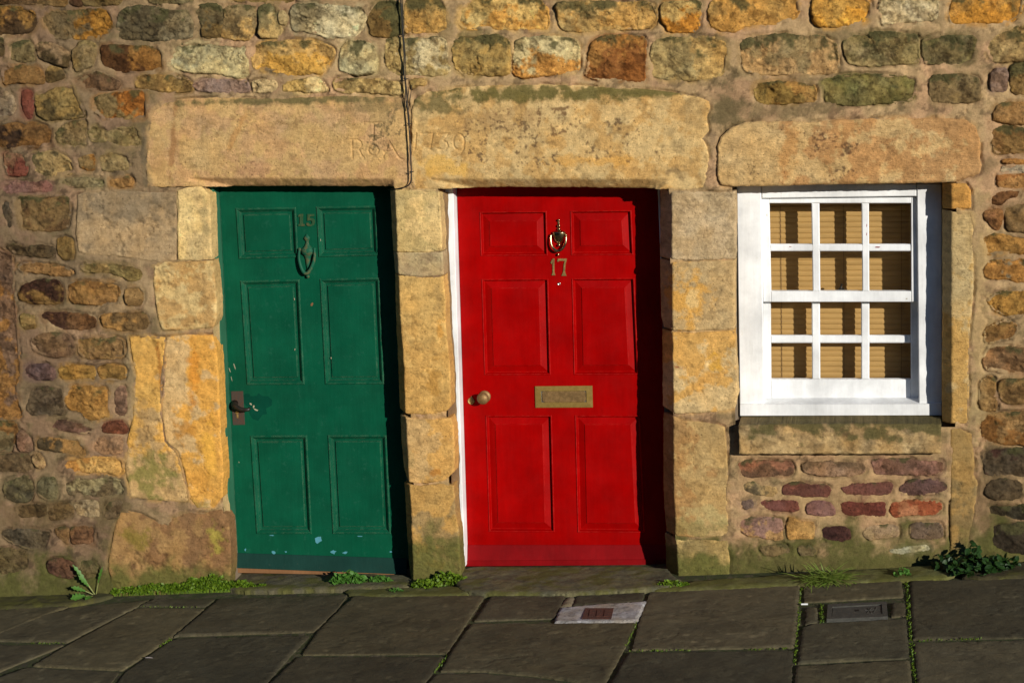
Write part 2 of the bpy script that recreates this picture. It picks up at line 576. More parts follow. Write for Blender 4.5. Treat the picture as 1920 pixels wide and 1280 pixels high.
def stone(name, poly2, base, parent, mat='rubble_stone', c2=None, dirn='n', moss=0.0, step=0.0065, round_w=0.018,
          height=0.014, rough=0.006, sink=0.006, soft=2, wob=0.003, depth=0.05, plane='wall', off=0.0, field=None,
          paint=None, dense=None, tilt=0.004, label=None, facet=0.5, mosscol=(78, 74, 44), mott=1.0, grow=0.0, crack=0.0, planes=0.0, dull=0.0, soot=0.0):
    """one stone: an outline in a plane raised into an uneven, rounded face with sides running back"""
    SEED[0] += 1
    sd = SEED[0] * 31
    rng = np.random.RandomState(sd % 100003)
    O, e1, e2, N = PLANES[plane]
    P = np.array(poly2, float)
    area = 0.5 * np.sum(P[:, 0] * np.roll(P[:, 1], -1) - np.roll(P[:, 0], -1) * P[:, 1])
    if area < 0:
        P = P[::-1]
    P = spline(P) if soft < 0 else chaikin(P, soft)
    P = resample(P, step)
    T = np.roll(P, -1, 0) - np.roll(P, 1, 0)
    T /= np.linalg.norm(T, axis=1)[:, None] + 1e-12
    nn = np.stack([T[:, 1], -T[:, 0]], 1)
    w = fbm(P[:, 0] * 38, P[:, 1] * 38, sd, 3) - 0.5 + 0.35 * (vnoise(P[:, 0] * 130, P[:, 1] * 130, sd + 2) - 0.5)
    P = P + nn * (w * 2 * wob + grow)[:, None]
    pts, tris, rim = patch_mesh(P, step, dense)
    x, y = pts[:, 0], pts[:, 1]
    d = seg_dist(pts, P, np.roll(P, -1, 0))
    c = P.mean(0); ext = P.max(0) - P.min(0)
    rw = round_w * (0.6 + 0.8 * fbm(x * 22, y * 22, sd + 5, 2))
    t = np.clip(d / rw, 0, 1)
    prof = np.sqrt(np.clip(1 - (1 - t) ** 2, 0, 1))
    low = fbm(x * 9, y * 9, sd + 9, 3) - 0.5
    mid = fbm(x * 32, y * 32, sd + 13, 4, 0.55) - 0.5
    ridge = 1 - np.abs(2 * fbm(x * 15 + y * 6, y * 22, sd + 21, 3) - 1)      # broken ledges
    terr = fbm(x * 12, y * 16, sd + 33, 2) * 4
    terr = (np.floor(terr) + sstep(0.42, 0.58, terr - np.floor(terr))) / 4 - 0.5
    tl = rng.uniform(-1, 1, 2) * tilt / (0.5 * ext + 1e-6)
    h = -sink + (sink + height) * prof + rough * (1.3 * low + 1.0 * mid + facet * (ridge - 0.8) + 1.6 * facet * terr) * (0.25 + 0.75 * t)
    h = h + ((pts - c) @ tl) * t
    ck = sstep(0.026, 0.007, np.abs(fbm(x * 8 + y * 3, y * 11, sd + 91, 4, 0.55) - 0.5)) * sstep(0.46, 0.60, fbm(x * 6, y * 6, sd + 95, 2)) * crack
    h = h - 0.007 * ck
    if planes > 0:             # broken faces: the lowest of a few random planes
        g_ = rng.uniform(-1, 1, (5, 2)) * planes
        o_ = rng.uniform(0.0, 0.5, 5) * planes * 0.5 * min(ext)
        fp = np.min([(pts - c) @ g_[i] + o_[i] for i in range(5)], axis=0)
        h = h + np.clip(fp, -0.014, 0.007) * t
    if field is not None:
        h = h + field(pts)
    # colour
    if dull > 0:
        dl = lambda q: (np.asarray(q, float) * (1 - dull) + dull * np.dot(q, (0.3, 0.55, 0.15))) * np.array([1.0, 0.965, 0.96])
        base = dl(base); c2 = dl(c2) if c2 is not None else None
    b = alb(base)
    b2 = alb(c2) if c2 is not None else np.clip(b * rng.uniform(0.62, 1.2) * (1 + rng.uniform(-0.12, 0.12, 3) * np.array([0.6, 0.3, 1])), 0.003, 0.8)
    u = (pts - c) / (0.5 * ext + 1e-6)
    bias = {'t': u[:, 1], 'b': -u[:, 1], 'l': -u[:, 0], 'r': u[:, 0], 'n': 0 * u[:, 0]}[dirn]
    nz = fbm(x * 14, y * 14, sd + 41, 5, 0.6)
    m2 = sstep(0.46, 0.58, nz + (bias * 0.26 if dirn != 'n' else -0.02))
    colv = b[None] * (1 - m2[:, None]) + b2[None] * m2[:, None]
    bl = fbm(x * 30, y * 30, sd + 51, 4, 0.6)
    colv = colv * (1 + mott * (0.60 * bl - 0.30))[:, None]
    hue = fbm(x * 11, y * 11, sd + 61, 3) - 0.5
    colv = colv * (1 + mott * hue[:, None] * np.array([0.25, 0.02, -0.35]))
    dk = sstep(0.60, 0.74, fbm(x * 26, y * 34, sd + 71, 4, 0.62))
    colv = colv * (1 - 0.42 * mott * dk)[:, None]
    lt = sstep(0.66, 0.78, fbm(x * 40, y * 40, sd + 75, 3, 0.6))
    colv = colv * (1 + 0.35 * mott * lt)[:, None]
    colv = colv * (1 - 0.45 * ck)[:, None]
    if soot > 0:
        st = sstep(0.53, 0.60, fbm(x * 19 + 3, y * 24, sd + 101, 6, 0.66)) * soot * rng.uniform(0.4, 1.0)
        colv = colv * (1 - st[:, None]) + colv * np.array([0.42, 0.38, 0.34]) * st[:, None]
    if moss > 0:
        mm = sstep(0.50, 0.72, fbm(x * 20, y * 20, sd + 81, 4, 0.6) + (u[:, 1] - 0.35) * 0.38 + (moss - 0.5) * 0.35)
        colv = colv * (1 - 0.85 * mm[:, None]) + alb(mosscol)[None] * (0.85 * mm[:, None])
    if paint is not None:
        colv = paint(pts, colv)
    colv = np.clip(colv, 0.003, 0.85)
    V = O + pts[:, 0:1] * e1 + pts[:, 1:2] * e2 + (h + off)[:, None] * N
    nv = len(V)
    LASTCOL[0] = colv.mean(0)
    # sides: own copy of the rim so that the arris stays crisp
    R0 = V[rim]; k = len(rim)
    ringN = 5 if depth > 0.08 else 1
    rings = [R0]
    for i in range(ringN):
        f_ = (i + 1) / ringN
        q = R0 - N * (f_ * (depth + (h[rim] + off)))[:, None]
        if 0 < i + 1 < ringN or ringN == 1:
            pass
        rings.append(q)
    V2 = np.concatenate([V] + rings)
    rc = colv[rim]
    kern = sum(np.roll(rc, s_, 0) for s_ in range(-9, 10)) / 19.0
    rn = [kern * (0.75 + 0.5 * fbm(P[:, 0] * 40 + i * 7.3, P[:, 1] * 40 - i * 5.1, sd + 97, 3))[:, None] for i in range(len(rings))]
    rn[0] = rc
    C2 = np.concatenate([colv] + rn)
    faces = list(tris)
    ns = len(faces)
    for i in range(ringN):
        a0 = nv + i * k; a1 = nv + (i + 1) * k
        for j in range(k):
            j2 = (j + 1) % k
            faces.append([a0 + j, a1 + j, a1 + j2, a0 + j2])
    loc = O + c[0] * e1 + c[1] * e2
    o = add(name, V2, faces, mat, parent, loc, True, C2, ns)
    if label:
        o['label'] = label
    return o, P


def wpoly(pxs, y=0.0):
    """photo outline -> (x, z) on the wall plane at depth y"""
    r = [W(a, b, y) for a, b in pxs]
    return [(p[0], p[2]) for p in r]


def parse(s):
    return [tuple(float(q) for q in p.split(',')) for p in s.split()]
# ------------------------------------------------------------------ street level
_g0, _g1 = W(0, 1122), W(1920, 1052)
GSX = (_g1[2] - _g0[2]) / (_g1[0] - _g0[0])          # the street climbs to the right
GSY = 0.02                                           # and the pavement falls away from the wall
GZ0 = _g0[2] - GSX * _g0[0]


def gz(x, y):
    return GZ0 + GSX * x + GSY * y


def G(px, py, lift=0.0):
    d = ray(px, py)
    # CAM + t d on z = GZ0 + lift + GSX x + GSY y
    t_ = (GZ0 + lift + GSX * CAM[0] + GSY * CAM[1] - CAM[2]) / (d[2] - GSX * d[0] - GSY * d[1])
    return CAM + t_ * d


_e1 = np.array([1, 0, GSX]); _e1 = _e1 / np.linalg.norm(_e1)
_e2 = np.array([0, 1, GSY]); _e2 = _e2 - _e2.dot(_e1) * _e1; _e2 /= np.linalg.norm(_e2)
_N = np.cross(_e1, _e2)
PLANES['ground'] = (np.array([0, 0, GZ0]), _e1, _e2, _N)


def gpoly(pxs, lift=0.0):
    r = [G(a, b, lift) - np.array([0, 0, GZ0]) for a, b in pxs]
    return [(p.dot(_e1), p.dot(_e2)) for p in r]


# ------------------------------------------------------------------ houses
_b15 = W(560, 1090); _b17 = W(1300, 1080)
HOUSE15 = thing('terraced_house', (_b15[0], 0.1, gz(_b15[0], 0)), 'rough sandstone house left of the black cable, with the green door', 'house', 'terraced stone houses')
HOUSE17 = thing('terraced_house', (_b17[0], 0.1, gz(_b17[0], 0)), 'sandstone house right of the black cable, with the red door and white window', 'house', 'terraced stone houses')
SPLIT = W(768, 400)[0]


def house_at(x):
    return HOUSE15 if x < SPLIT else HOUSE17


# rubble, left and lower right painted darker as edge shade: base colour / second colour / where the second colour sits / dark lichen on top : outline in the photo
RUBBLE = """
110,82,46//n/.3:-60,-40 60,-40 68,6 55,9 20,7 -60,5
118,92,50//n/.3:66,-35 126,-35 125,9 100,11 80,10 70,5
88,62,36//n/.2:131,-35 150,-35 153,10 140,9 131,3
120,98,52//n/.2:155,-35 228,-35 224,6 205,10 158,9
130,112,66//n/.3:262,-35 362,-35 362,2 340,7 310,7 280,4
165,138,72//n/.3:420,-35 550,-35 548,1 520,4 440,1
152,110,46/88,64,34/b/.55:-40,10 10,13 33,12 45,17 62,20 68,26 69,40 66,52 60,60 40,64 20,64 -40,60
118,97,58/165,112,32/r/.35:79,32 85,27 105,22 135,22 160,19 185,18 200,22 209,32 211,45 209,58 200,66 175,71 140,73 110,72 95,69 88,62 85,52 80,44
138,122,82/96,84,54/l/.65:222,28 228,20 240,14 262,12 285,14 310,18 340,20 352,21 358,32 361,48 360,68 350,71 325,75 300,77 270,76 235,74 224,68 219,50
108,94,58/128,100,48/b/.6:366,18 372,10 390,8 405,10 412,14 416,22 417,45 412,60 413,70 400,72 380,70 377,45 371,30
150,126,76/200,160,84/b/.4:421,18 430,12 450,10 476,12 479,20 481,45 476,60 471,72 460,75 420,72 415,62 419,45 420,30
138,122,74/190,160,92/b/.55:486,14 500,9 515,10 519,30 525,45 528,55 523,70 505,71 490,70 485,60 487,40 484,25
166,144,90//n/.1:523,25 528,20 535,27 538,34 534,45 527,46 523,36
156,142,98/212,196,140/r/.55:545,22 553,9 580,9 615,10 650,13 675,13 684,20 685,35 681,45 675,60 668,67 640,69 615,71 600,65 570,58 555,60 546,50
132,102,48/92,86,44/r/.6:695,25 702,8 720,3 745,3 753,10 755,40 754,62 735,69 715,69 697,67 692,50 690,30
178,140,66/200,150,66/b/.65:759,8 775,-8 810,-8 830,2 836,15 836,35 838,56 820,60 790,60 765,62 759,50
220,182,96/226,164,66/b/.55:860,25 868,12 880,3 905,-8 960,-8 1010,0 1022,10 1028,25 1030,40 1026,53 990,54 940,55 905,54 870,54 861,45
196,160,86/206,156,72/r/.55:1041,12 1052,6 1090,3 1130,2 1170,6 1205,5 1224,9 1230,25 1231,38 1222,50 1195,54 1150,58 1105,60 1060,57 1048,48 1046,30
198,162,84/212,140,40/b/.4:1241,10 1260,4 1285,4 1305,2 1313,8 1313,35 1310,48 1300,58 1270,60 1252,58 1250,48 1241,40
196,146,64/206,150,62/b/.6:1328,20 1335,5 1360,-8 1420,-12 1480,-8 1497,8 1499,22 1488,35 1460,44 1420,48 1395,50 1380,58 1345,57 1332,48
206,152,58/224,156,44/b/.45:1522,10 1530,-8 1570,-12 1615,-8 1632,5 1632,25 1622,40 1600,46 1570,50 1535,49 1525,40
216,192,134/190,166,108/n/.5:1648,15 1655,-8 1700,-12 1755,-10 1760,10 1759,32 1750,40 1715,40 1680,43 1655,45 1650,30
196,140,54/212,146,44/b/.6:1782,25 1785,5 1800,-10 1860,-12 1915,-8 1917,10 1910,30 1895,40 1870,43 1830,43 1805,45 1784,42
118,95,52//n/.2:-50,72 3,72 8,82 8,105 6,112 -50,112
126,106,60//n/.3:19,88 28,80 45,77 55,78 60,88 61,100 63,112 55,115 38,115 22,111 19,100
142,114,74/82,66,36/b/.1:69,84 80,79 95,80 110,88 122,94 129,102 130,110 126,117 124,125 110,122 92,117 78,113 71,104
142,117,68//n/.1:137,98 142,88 152,79 168,78 177,83 178,95 175,110 172,122 158,128 145,133 138,126 136,112
146,100,40/92,58,26/l/.35:188,95 191,86 205,85 225,86 250,88 275,85 295,92 304,100 304,118 303,130 290,131 262,133 235,134 215,132 200,127 192,115
186,174,120/206,186,120/b/.55:323,100 335,88 350,82 375,81 395,84 420,86 440,88 452,84 458,86 460,100 464,118 466,130 462,142 445,147 420,141 385,137 355,134 335,130 322,122 320,110
200,158,80/214,160,60/b/.4:472,96 478,88 495,80 530,77 560,77 590,79 610,84 623,92 626,102 620,112 612,125 600,140 585,137 560,142 530,138 505,132 485,131 475,125 471,110
200,184,122//n/.6:640,95 648,82 660,77 680,78 697,84 703,95 706,115 704,135 690,140 670,141 650,136 638,130 637,112
180,152,84/206,186,128/r/.3:722,80 735,72 760,72 775,72 795,74 820,70 835,76 838,95 838,115 843,128 838,138 815,142 780,140 745,140 728,130 723,110
168,140,72/186,150,72/b/.6:848,85 858,72 880,68 910,65 940,68 953,75 957,90 955,110 954,138 940,142 905,142 870,139 855,130 850,110
212,188,120/216,150,60/b/.45:965,80 985,72 1010,70 1040,70 1060,71 1080,77 1087,90 1086,115 1083,130 1060,138 1030,141 1000,146 972,145 962,135 964,110
182,122,48/150,90,34/b/.3:1103,100 1110,80 1125,70 1150,66 1180,68 1205,71 1212,80 1210,95 1210,120 1208,150 1190,153 1160,149 1130,151 1105,146 1096,140 1102,125
176,150,86/196,156,80/r/.4:1222,85 1235,75 1260,72 1290,71 1320,70 1345,74 1360,80 1363,95 1360,115 1358,138 1345,145 1310,148 1285,151 1250,149 1225,142 1220,125 1221,100
160,134,80/196,154,90/b/.65:1388,80 1400,72 1430,68 1470,64 1500,66 1540,70 1565,80 1568,95 1573,110 1568,135 1540,138 1500,138 1470,140 1430,140 1405,135 1395,128 1389,105
142,124,70/156,134,80/n/.6:1582,78 1600,68 1640,60 1690,62 1718,68 1722,90 1720,117 1690,120 1650,123 1610,122 1590,115 1582,95
134,120,66//n/.6:1733,75 1760,66 1790,66 1820,68 1831,75 1829,95 1823,114 1800,119 1760,120 1735,117 1731,95
176,144,82//n/.6:1852,85 1865,70 1885,58 1910,50 1980,50 1980,112 1900,115 1870,116 1855,108 1852,98
134,98,48//n/.1:2,132 10,127 40,125 65,127 78,135 82,145 81,155 70,157 50,155 30,155 10,158 5,150
154,124,64/96,78,42/b/.1:86,132 95,126 108,126 115,136 119,142 115,148 100,152 88,153 86,145
116,86,54//n/.2:142,152 158,143 180,136 200,142 220,152 225,158 215,168 190,169 165,167 148,158
164,130,64//n/.35:262,143 285,141 310,141 335,145 350,150 358,158 360,168 350,171 330,173 300,172 275,166 256,163 254,150
152,124,102//n/0:362,160 385,151 410,149 448,150 462,154 468,168 460,173 430,174 400,172 370,169
206,180,120//n/0:472,155 485,151 505,151 515,152 520,160 516,170 500,172 475,172
210,170,84/222,192,120/r/.1:532,160 545,152 570,148 588,146 600,150 612,165 610,172 580,173 545,171 532,170
176,150,86/190,160,90/r/.2:627,152 640,146 660,149 690,150 720,148 750,151 755,160 756,174 735,177 700,174 665,173 640,172 628,167
190,154,82//n/.1:770,150 785,148 797,152 795,160 780,163 772,166
152,122,54/170,124,54/r/.2:1413,165 1425,155 1460,154 1500,157 1525,160 1530,175 1528,190 1500,193 1465,195 1435,194 1418,187
132,120,62//n/.6:1540,155 1555,147 1590,141 1640,141 1700,143 1718,147 1717,165 1713,185 1690,192 1650,194 1610,197 1570,195 1550,190 1548,172
128,106,64//n/.4:1743,150 1755,142 1785,139 1815,141 1834,150 1838,170 1835,188 1815,193 1780,193 1750,190 1743,172
152,122,96//n/0:1857,140 1868,132 1884,130 1890,140 1888,160 1883,172 1862,172 1856,160
148,114,58//n/.8:1893,130 1905,120 1980,118 1980,178 1905,176 1897,165 1894,145
156,116,62//n/.1:1861,215 1870,200 1885,193 1915,194 1980,195 1980,232 1900,232 1875,230 1860,225
146,112,58//n/.2:1860,248 1868,240 1890,237 1915,240 1980,242 1980,285 1905,286 1880,288 1865,285 1862,265
176,120,52//n/0:1880,302 1900,299 1980,297 1980,307 1895,307
176,158,122//n/0:1877,321 1890,312 1980,311 1980,321 1890,323
168,108,48/180,126,60/b/0:1871,331 1885,327 1980,326 1980,350 1890,352 1872,350
120,80,42//n/0:1859,372 1870,362 1895,358 1915,358 1908,368 1890,375 1878,383 1862,382
146,98,48//n/0:1845,400 1855,395 1870,390 1880,398 1877,415 1872,430 1860,428 1852,415 1846,410
140,110,64//n/.1:1886,395 1895,386 1980,372 1980,434 1900,435 1886,425
178,128,54//n/.1:1846,448 1858,442 1875,441 1980,450 1980,475 1890,474 1860,478 1850,475
178,124,52/150,138,104/r/.1:1846,510 1855,494 1865,489 1900,488 1980,487 1980,532 1905,528 1885,522 1858,522 1849,516
180,130,50//n/.1:1853,565 1865,552 1885,546 1910,547 1980,547 1980,588 1910,588 1885,590 1872,585 1860,578
144,104,52//n/.1:1846,622 1860,610 1885,602 1903,608 1907,620 1900,632 1880,638 1862,642 1848,640
164,118,68//n/.1:1846,660 1855,650 1875,648 1910,652 1980,650 1980,692 1900,697 1870,696 1850,692 1845,680
154,118,62//n/.1:1838,720 1845,710 1858,705 1865,715 1864,740 1868,755 1866,770 1850,772 1838,765 1837,740
144,108,56//n/.1:1875,718 1888,712 1980,712 1980,755 1905,757 1880,752 1875,735
148,113,62/140,94,40/b/.1:1843,785 1850,778 1880,775 1980,775 1980,832 1900,833 1865,830 1845,825 1841,810
84,70,48/70,44,32/r/.2:1842,850 1855,842 1900,840 1980,842 1980,890 1890,893 1850,888 1846,870
90,74,48//n/.2:1860,903 1875,898 1905,900 1917,910 1916,930 1895,936 1865,936 1848,928 1850,912
66,58,38//n/.7:1850,952 1862,944 1900,944 1980,947 1980,972 1900,974 1870,971 1855,965
58,48,32//n/.5:1860,987 1880,980 1980,982 1980,1040 1900,1036 1865,1022
152,130,94//n/.1:-50,168 5,172 22,178 28,195 28,210 20,216 0,218 -50,218
118,62,44//n/0:41,173 50,170 59,174 60,195 58,218 52,222 46,214 42,195
144,117,58/98,82,44/b/.1:67,180 80,178 92,170 110,165 135,162 140,178 146,190 150,200 156,208 157,217 140,221 115,224 90,224 73,217 67,200
138,114,64/164,100,32/r/.2:175,188 185,180 210,176 240,172 262,172 272,178 273,200 273,221 255,221 225,223 195,221 183,215 173,208
128,88,40/66,46,28/l/.1:-50,232 10,231 30,229 60,231 80,236 95,246 98,262 95,271 80,274 50,276 25,277 -50,275
138,114,68//n/.2:105,250 115,237 135,229 154,227 160,236 156,252 160,270 150,274 130,275 108,268
152,130,78//n/.3:166,250 178,238 195,238 205,246 225,240 250,238 259,246 261,260 265,271 250,275 225,274 205,266 190,266 172,264
138,97,64/126,66,46/b/.1:8,290 20,286 40,289 46,300 50,318 46,327 30,329 14,327 9,310
168,138,78/104,88,50/l/.1:60,292 80,284 105,285 122,295 132,305 138,319 130,325 110,328 95,332 80,333 66,322 61,305
142,112,60/166,112,42/r/0:148,295 158,291 174,291 177,300 176,317 165,319 152,315 148,305
148,124,72//n/.2:188,292 205,287 230,289 240,295 243,308 240,319 220,320 200,320 190,316
128,91,74//n/0:4,350 12,343 35,342 60,343 80,340 94,344 97,352 94,359 70,359 40,361 12,361
138,120,74//n/.2:118,341 135,336 160,335 190,336 196,342 194,349 165,351 130,349
172,124,60//n/.1:205,338 225,334 240,331 248,337 247,349 225,351 207,349
128,102,58//n/.3:33,372 45,369 80,371 110,368 127,371 130,385 129,405 124,424 110,431 80,433 55,431 40,424 33,400
92,74,44//n/.1:12,463 25,459 45,463 75,461 98,466 101,477 90,482 55,479 25,474
142,110,52//n/.1:108,450 120,446 134,451 137,465 135,484 122,486 111,479
84,72,52//n/.1:2,378 12,375 18,385 22,405 22,424 15,426 8,405
148,110,58//n/.1:33,498 50,493 80,496 110,501 130,506 136,512 125,517 100,516 60,510 38,508
158,128,68//n/.2:152,500 165,495 190,496 215,497 245,501 262,506 267,515 261,524 245,526 225,519 205,511 175,511 155,508
70,43,27/128,96,46/b/.1:36,550 42,536 60,528 85,525 105,527 115,536 117,550 115,564 100,569 65,569 45,566 37,560
154,111,54//n/.1:130,536 145,529 180,530 210,529 222,536 223,555 220,569 195,572 160,569 135,567 130,550
144,111,60//n/.1:234,546 245,538 260,539 267,548 267,565 261,572 240,572 234,562
138,108,54//n/.1:38,592 50,588 64,591 67,600 65,614 50,617 40,611
116,80,44/76,48,32/l/.1:76,590 95,587 130,588 165,591 177,598 177,611 165,617 130,616 100,611 86,602
168,124,60/120,92,50/r/.1:190,592 205,587 235,589 265,587 276,595 279,609 270,617 235,618 200,614 191,605
122,94,60//n/.1:58,640 70,629 95,624 120,626 134,635 137,655 130,664 105,669 80,664 62,655
148,114,60//n/.1:145,640 160,634 190,635 215,633 231,640 234,655 228,669 200,672 165,671 148,662
112,86,78//n/0:48,690 60,682 80,683 100,691 102,705 95,712 70,712 50,707
168,124,50//n/0:109,692 125,685 155,687 175,689 177,705 172,710 145,710 115,709
158,117,52//n/0:183,690 200,684 225,687 233,692 233,708 215,712 192,711 185,705
122,93,66/150,104,46/b/0:-60,470 15,476 23,490 25,540 28,580 31,620 34,660 37,690 35,710 30,725 34,750 43,773 35,783 15,784 -60,780
98,82,56//n/.2:51,735 65,724 95,724 114,731 117,755 121,771 110,777 85,777 61,778 51,765
168,120,50/180,130,56/r/.1:123,736 135,726 165,724 195,727 202,740 204,765 205,781 185,785 160,785 150,772 130,766 121,752
142,107,78//n/0:216,736 225,724 234,729 237,750 239,774 228,782 217,775
117,84,64//n/0:94,800 102,791 120,789 145,795 165,800 175,805 170,810 145,811 120,807 100,805
122,68,40//n/0:191,799 200,791 225,788 232,793 238,804 235,811 210,811 194,809
134,94,44/112,98,62/b/.1:-60,793 15,790 28,796 31,810 27,825 20,839 14,846 -60,844
134,102,72//n/0:32,816 38,810 49,813 55,826 58,840 54,845 39,845 32,838
154,114,56/84,70,44/l/.1:70,826 85,819 110,823 130,826 145,823 150,835 159,842 162,852 157,859 140,854 115,847 90,844 72,840
168,127,84//n/0:176,826 190,816 215,819 229,821 230,838 229,849 205,851 180,849 173,840
168,135,80//n/0:60,860 64,851 72,851 80,862 83,871 80,877 70,876 63,868
200,152,72/186,128,52/l/0:121,872 130,863 150,857 180,856 210,857 227,863 230,880 230,887 222,891 200,885 165,886 140,883 126,878
108,87,54//n/.1:-50,856 15,852 45,852 56,862 59,879 50,884 20,882 -50,879
107,97,60/78,70,46/b/.3:8,905 25,896 50,891 57,905 61,925 54,939 30,941 10,930
112,102,64//n/.3:71,905 85,895 104,895 109,910 107,930 100,937 80,934 71,925
98,83,54/150,138,92/t/.1:124,906 140,899 170,897 200,895 224,901 230,915 227,929 200,929 180,931 150,929 128,925
168,144,98//n/.1:140,946 150,937 170,936 184,939 186,955 184,967 165,969 145,962
112,92,60//n/.2:196,946 215,937 229,941 224,965 206,974 196,965
102,82,48//n/.2:31,951 50,947 84,947 87,962 70,969 40,969 33,962
118,94,56//n/.2:91,948 120,944 135,949 137,962 120,971 95,974
92,80,56//n/.3:5,1000 15,993 50,991 75,993 91,999 93,1010 87,1029 70,1034 40,1025 15,1015
122,90,52//n/.1:103,993 115,989 127,991 129,1005 127,1019 118,1015 107,1003
118,82,50//n/.1:133,991 150,987 174,989 178,1005 174,1019 150,1019 135,1017
97,82,46//n/.5:-50,1031 20,1029 47,1036 52,1055 45,1069 10,1074 -50,1074
98,68,47//n/.3:88,1056 100,1049 130,1048 141,1056 144,1079 130,1084 105,1079 90,1070
97,87,48//n/.5:150,1053 165,1051 179,1056 182,1074 165,1084 152,1079
154,100,68/116,84,58/b/.1:1385,868 1400,863 1440,865 1482,867 1485,885 1475,890 1430,892 1400,893 1388,882
158,122,86/120,94,64/t/.1:1505,872 1530,865 1580,866 1610,867 1621,875 1617,887 1590,892 1540,891 1508,885
142,99,76//n/.1:1637,863 1660,860 1720,862 1765,864 1767,880 1755,889 1700,889 1645,888 1638,875
174,144,88/110,94,62/l/.1:1394,907 1410,904 1430,911 1455,913 1456,925 1445,929 1410,925 1395,918
108,64,49//n/.1:1468,915 1480,906 1500,904 1520,911 1545,909 1557,918 1551,929 1520,930 1490,927 1470,926
118,72,56//n/.1:1578,915 1595,909 1630,906 1665,905 1674,912 1667,924 1630,927 1590,926
108,77,66//n/.1:1686,915 1705,903 1740,899 1770,904 1777,915 1760,924 1720,926 1695,924
114,92,76//n/0:1392,939 1409,936 1413,949 1400,954 1393,948
118,67,53//n/.1:1426,941 1445,937 1490,939 1496,948 1493,957 1470,958 1440,954
134,90,76//n/0:1513,946 1530,941 1555,943 1565,955 1564,965 1540,966 1515,961
112,56,39//n/.1:1577,946 1590,940 1630,942 1657,941 1659,952 1657,966 1620,966 1585,963
164,84,48/190,120,72/n/.1:1671,946 1685,940 1730,939 1761,943 1764,952 1750,963 1710,964 1680,968 1671,962
154,115,94/184,140,80/b/.1:1390,976 1410,971 1440,971 1464,976 1466,1000 1464,1011 1440,1009 1405,1004 1390,995
194,146,72//n/.1:1478,973 1485,971 1500,979 1524,981 1526,1000 1524,1008 1500,1008 1478,1009
86,53,43//n/0:1543,993 1555,988 1585,987 1594,995 1594,1009 1580,1013 1550,1012 1542,1005
158,132,88//n/.2:1617,996 1630,987 1660,984 1684,987 1682,1004 1660,1009 1630,1011 1619,1005
114,92,66//n/.2:1707,986 1730,979 1760,982 1767,995 1764,1007 1735,1010 1711,1007
128,107,64//n/.4:1425,1026 1450,1022 1474,1024 1480,1035 1465,1041 1435,1041
112,97,60//n/.4:1496,1026 1515,1024 1529,1031 1524,1041 1501,1041
172,166,122//n/0:1668,1031 1690,1028 1735,1023 1740,1030 1715,1034 1675,1037
"""

STONE_COLS = []
STONE_POLYS = []          # outlines on the wall, for the mortar to follow
for line in RUBBLE.strip().splitlines():
    head, body = line.split(':')
    base, c2, dirn, moss = head.split('/')
    pl = wpoly(parse(body))
    cx = sum(p[0] for p in pl) / len(pl)
    px_mid = sum(p[0] for p in parse(body)) / len(parse(body)); py_mid = sum(p[1] for p in parse(body)) / len(parse(body))
    under = 1380 < px_mid < 1780 and py_mid > 855            # the flush panel under the window
    low = py_mid > 930
    o, P = stone('stone', pl, [float(q) for q in base.split(',')], house_at(cx),
                 c2=[float(q) for q in c2.split(',')] if c2 else None, dirn=dirn, moss=float(moss) * (0.6 if px_mid < 330 else 0.9),
                 height=0.003 if under else (0.004 if low else (random.uniform(0.007, 0.012) if py_mid < 185 else random.uniform(0.003, 0.008))),
                 rough=0.005 if under else 0.013, sink=0.007, planes=0.03 if under else 0.19, dull=0.16, soot=0.35 if under else 0.75, mott=0.9, crack=0.4 if under else 0.9, step=0.0056, facet=0.62,
                 round_w=0.007 if under else random.uniform(0.009, 0.016), soft=-1, wob=0.005, grow=0.006,
                 tilt=0.002 if under else 0.006)
    STONE_POLYS.append(P); STONE_COLS.append(LASTCOL[0])

# ------------------------------------------------------------------ dressed stone: jambs, lintels, sill
def line_field(specs):
    """45 degree chamfers: each spec is a list of half-planes in the photo; depth = distance inside all of them"""
    hs = []
    for spec in specs:
        planes = []
        for (ax, ay, bx, by) in spec:           # inside = right-hand side walking a -> b on the photo
            a, b_ = W(ax, ay), W(bx, by)
            a = np.array([a[0], a[2]]); b_ = np.array([b_[0], b_[2]])
            t_ = (b_ - a) / np.linalg.norm(b_ - a)
            planes.append((a, np.array([t_[1], -t_[0]])))
        hs.append(planes)

    def f(pts):
        r = np.zeros(len(pts))
        for planes in hs:
            s = np.min([(pts - a) @ n_ for a, n_ in planes], axis=0)
            s = np.maximum(0, s - 0.0) - 0.0
            wv = (fbm(pts[:, 0] * 60, pts[:, 1] * 60, 5, 3) - 0.5) * 0.006
            r -= np.maximum(0, s + wv * (s > 0)) * 1.15
        return r
    return f


def algae(y0, y1, col=(86, 86, 40), k=0.88, sc=13, seed=3):
    """green film growing up from the damp ground between photo rows y0 (none) and y1 (full)"""
    za, zb = W(800, y0)[2], W(800, y1)[2]

    def f(pts, c):
        g = GSX * pts[:, 0] * 0.5
        m = np.clip((za - (pts[:, 1] - g)) / (za - zb), 0, 1.15)
        m = sstep(0.36, 0.70, m * 0.66 + fbm(pts[:, 0] * sc, pts[:, 1] * sc, seed, 5, 0.6) * 0.62 - 0.06) * k
        return c * (1 - m[:, None]) + alb(col)[None] * (m * (0.7 + 0.6 * fbm(pts[:, 0] * 50, pts[:, 1] * 50, 9, 3)))[:, None]
    return f


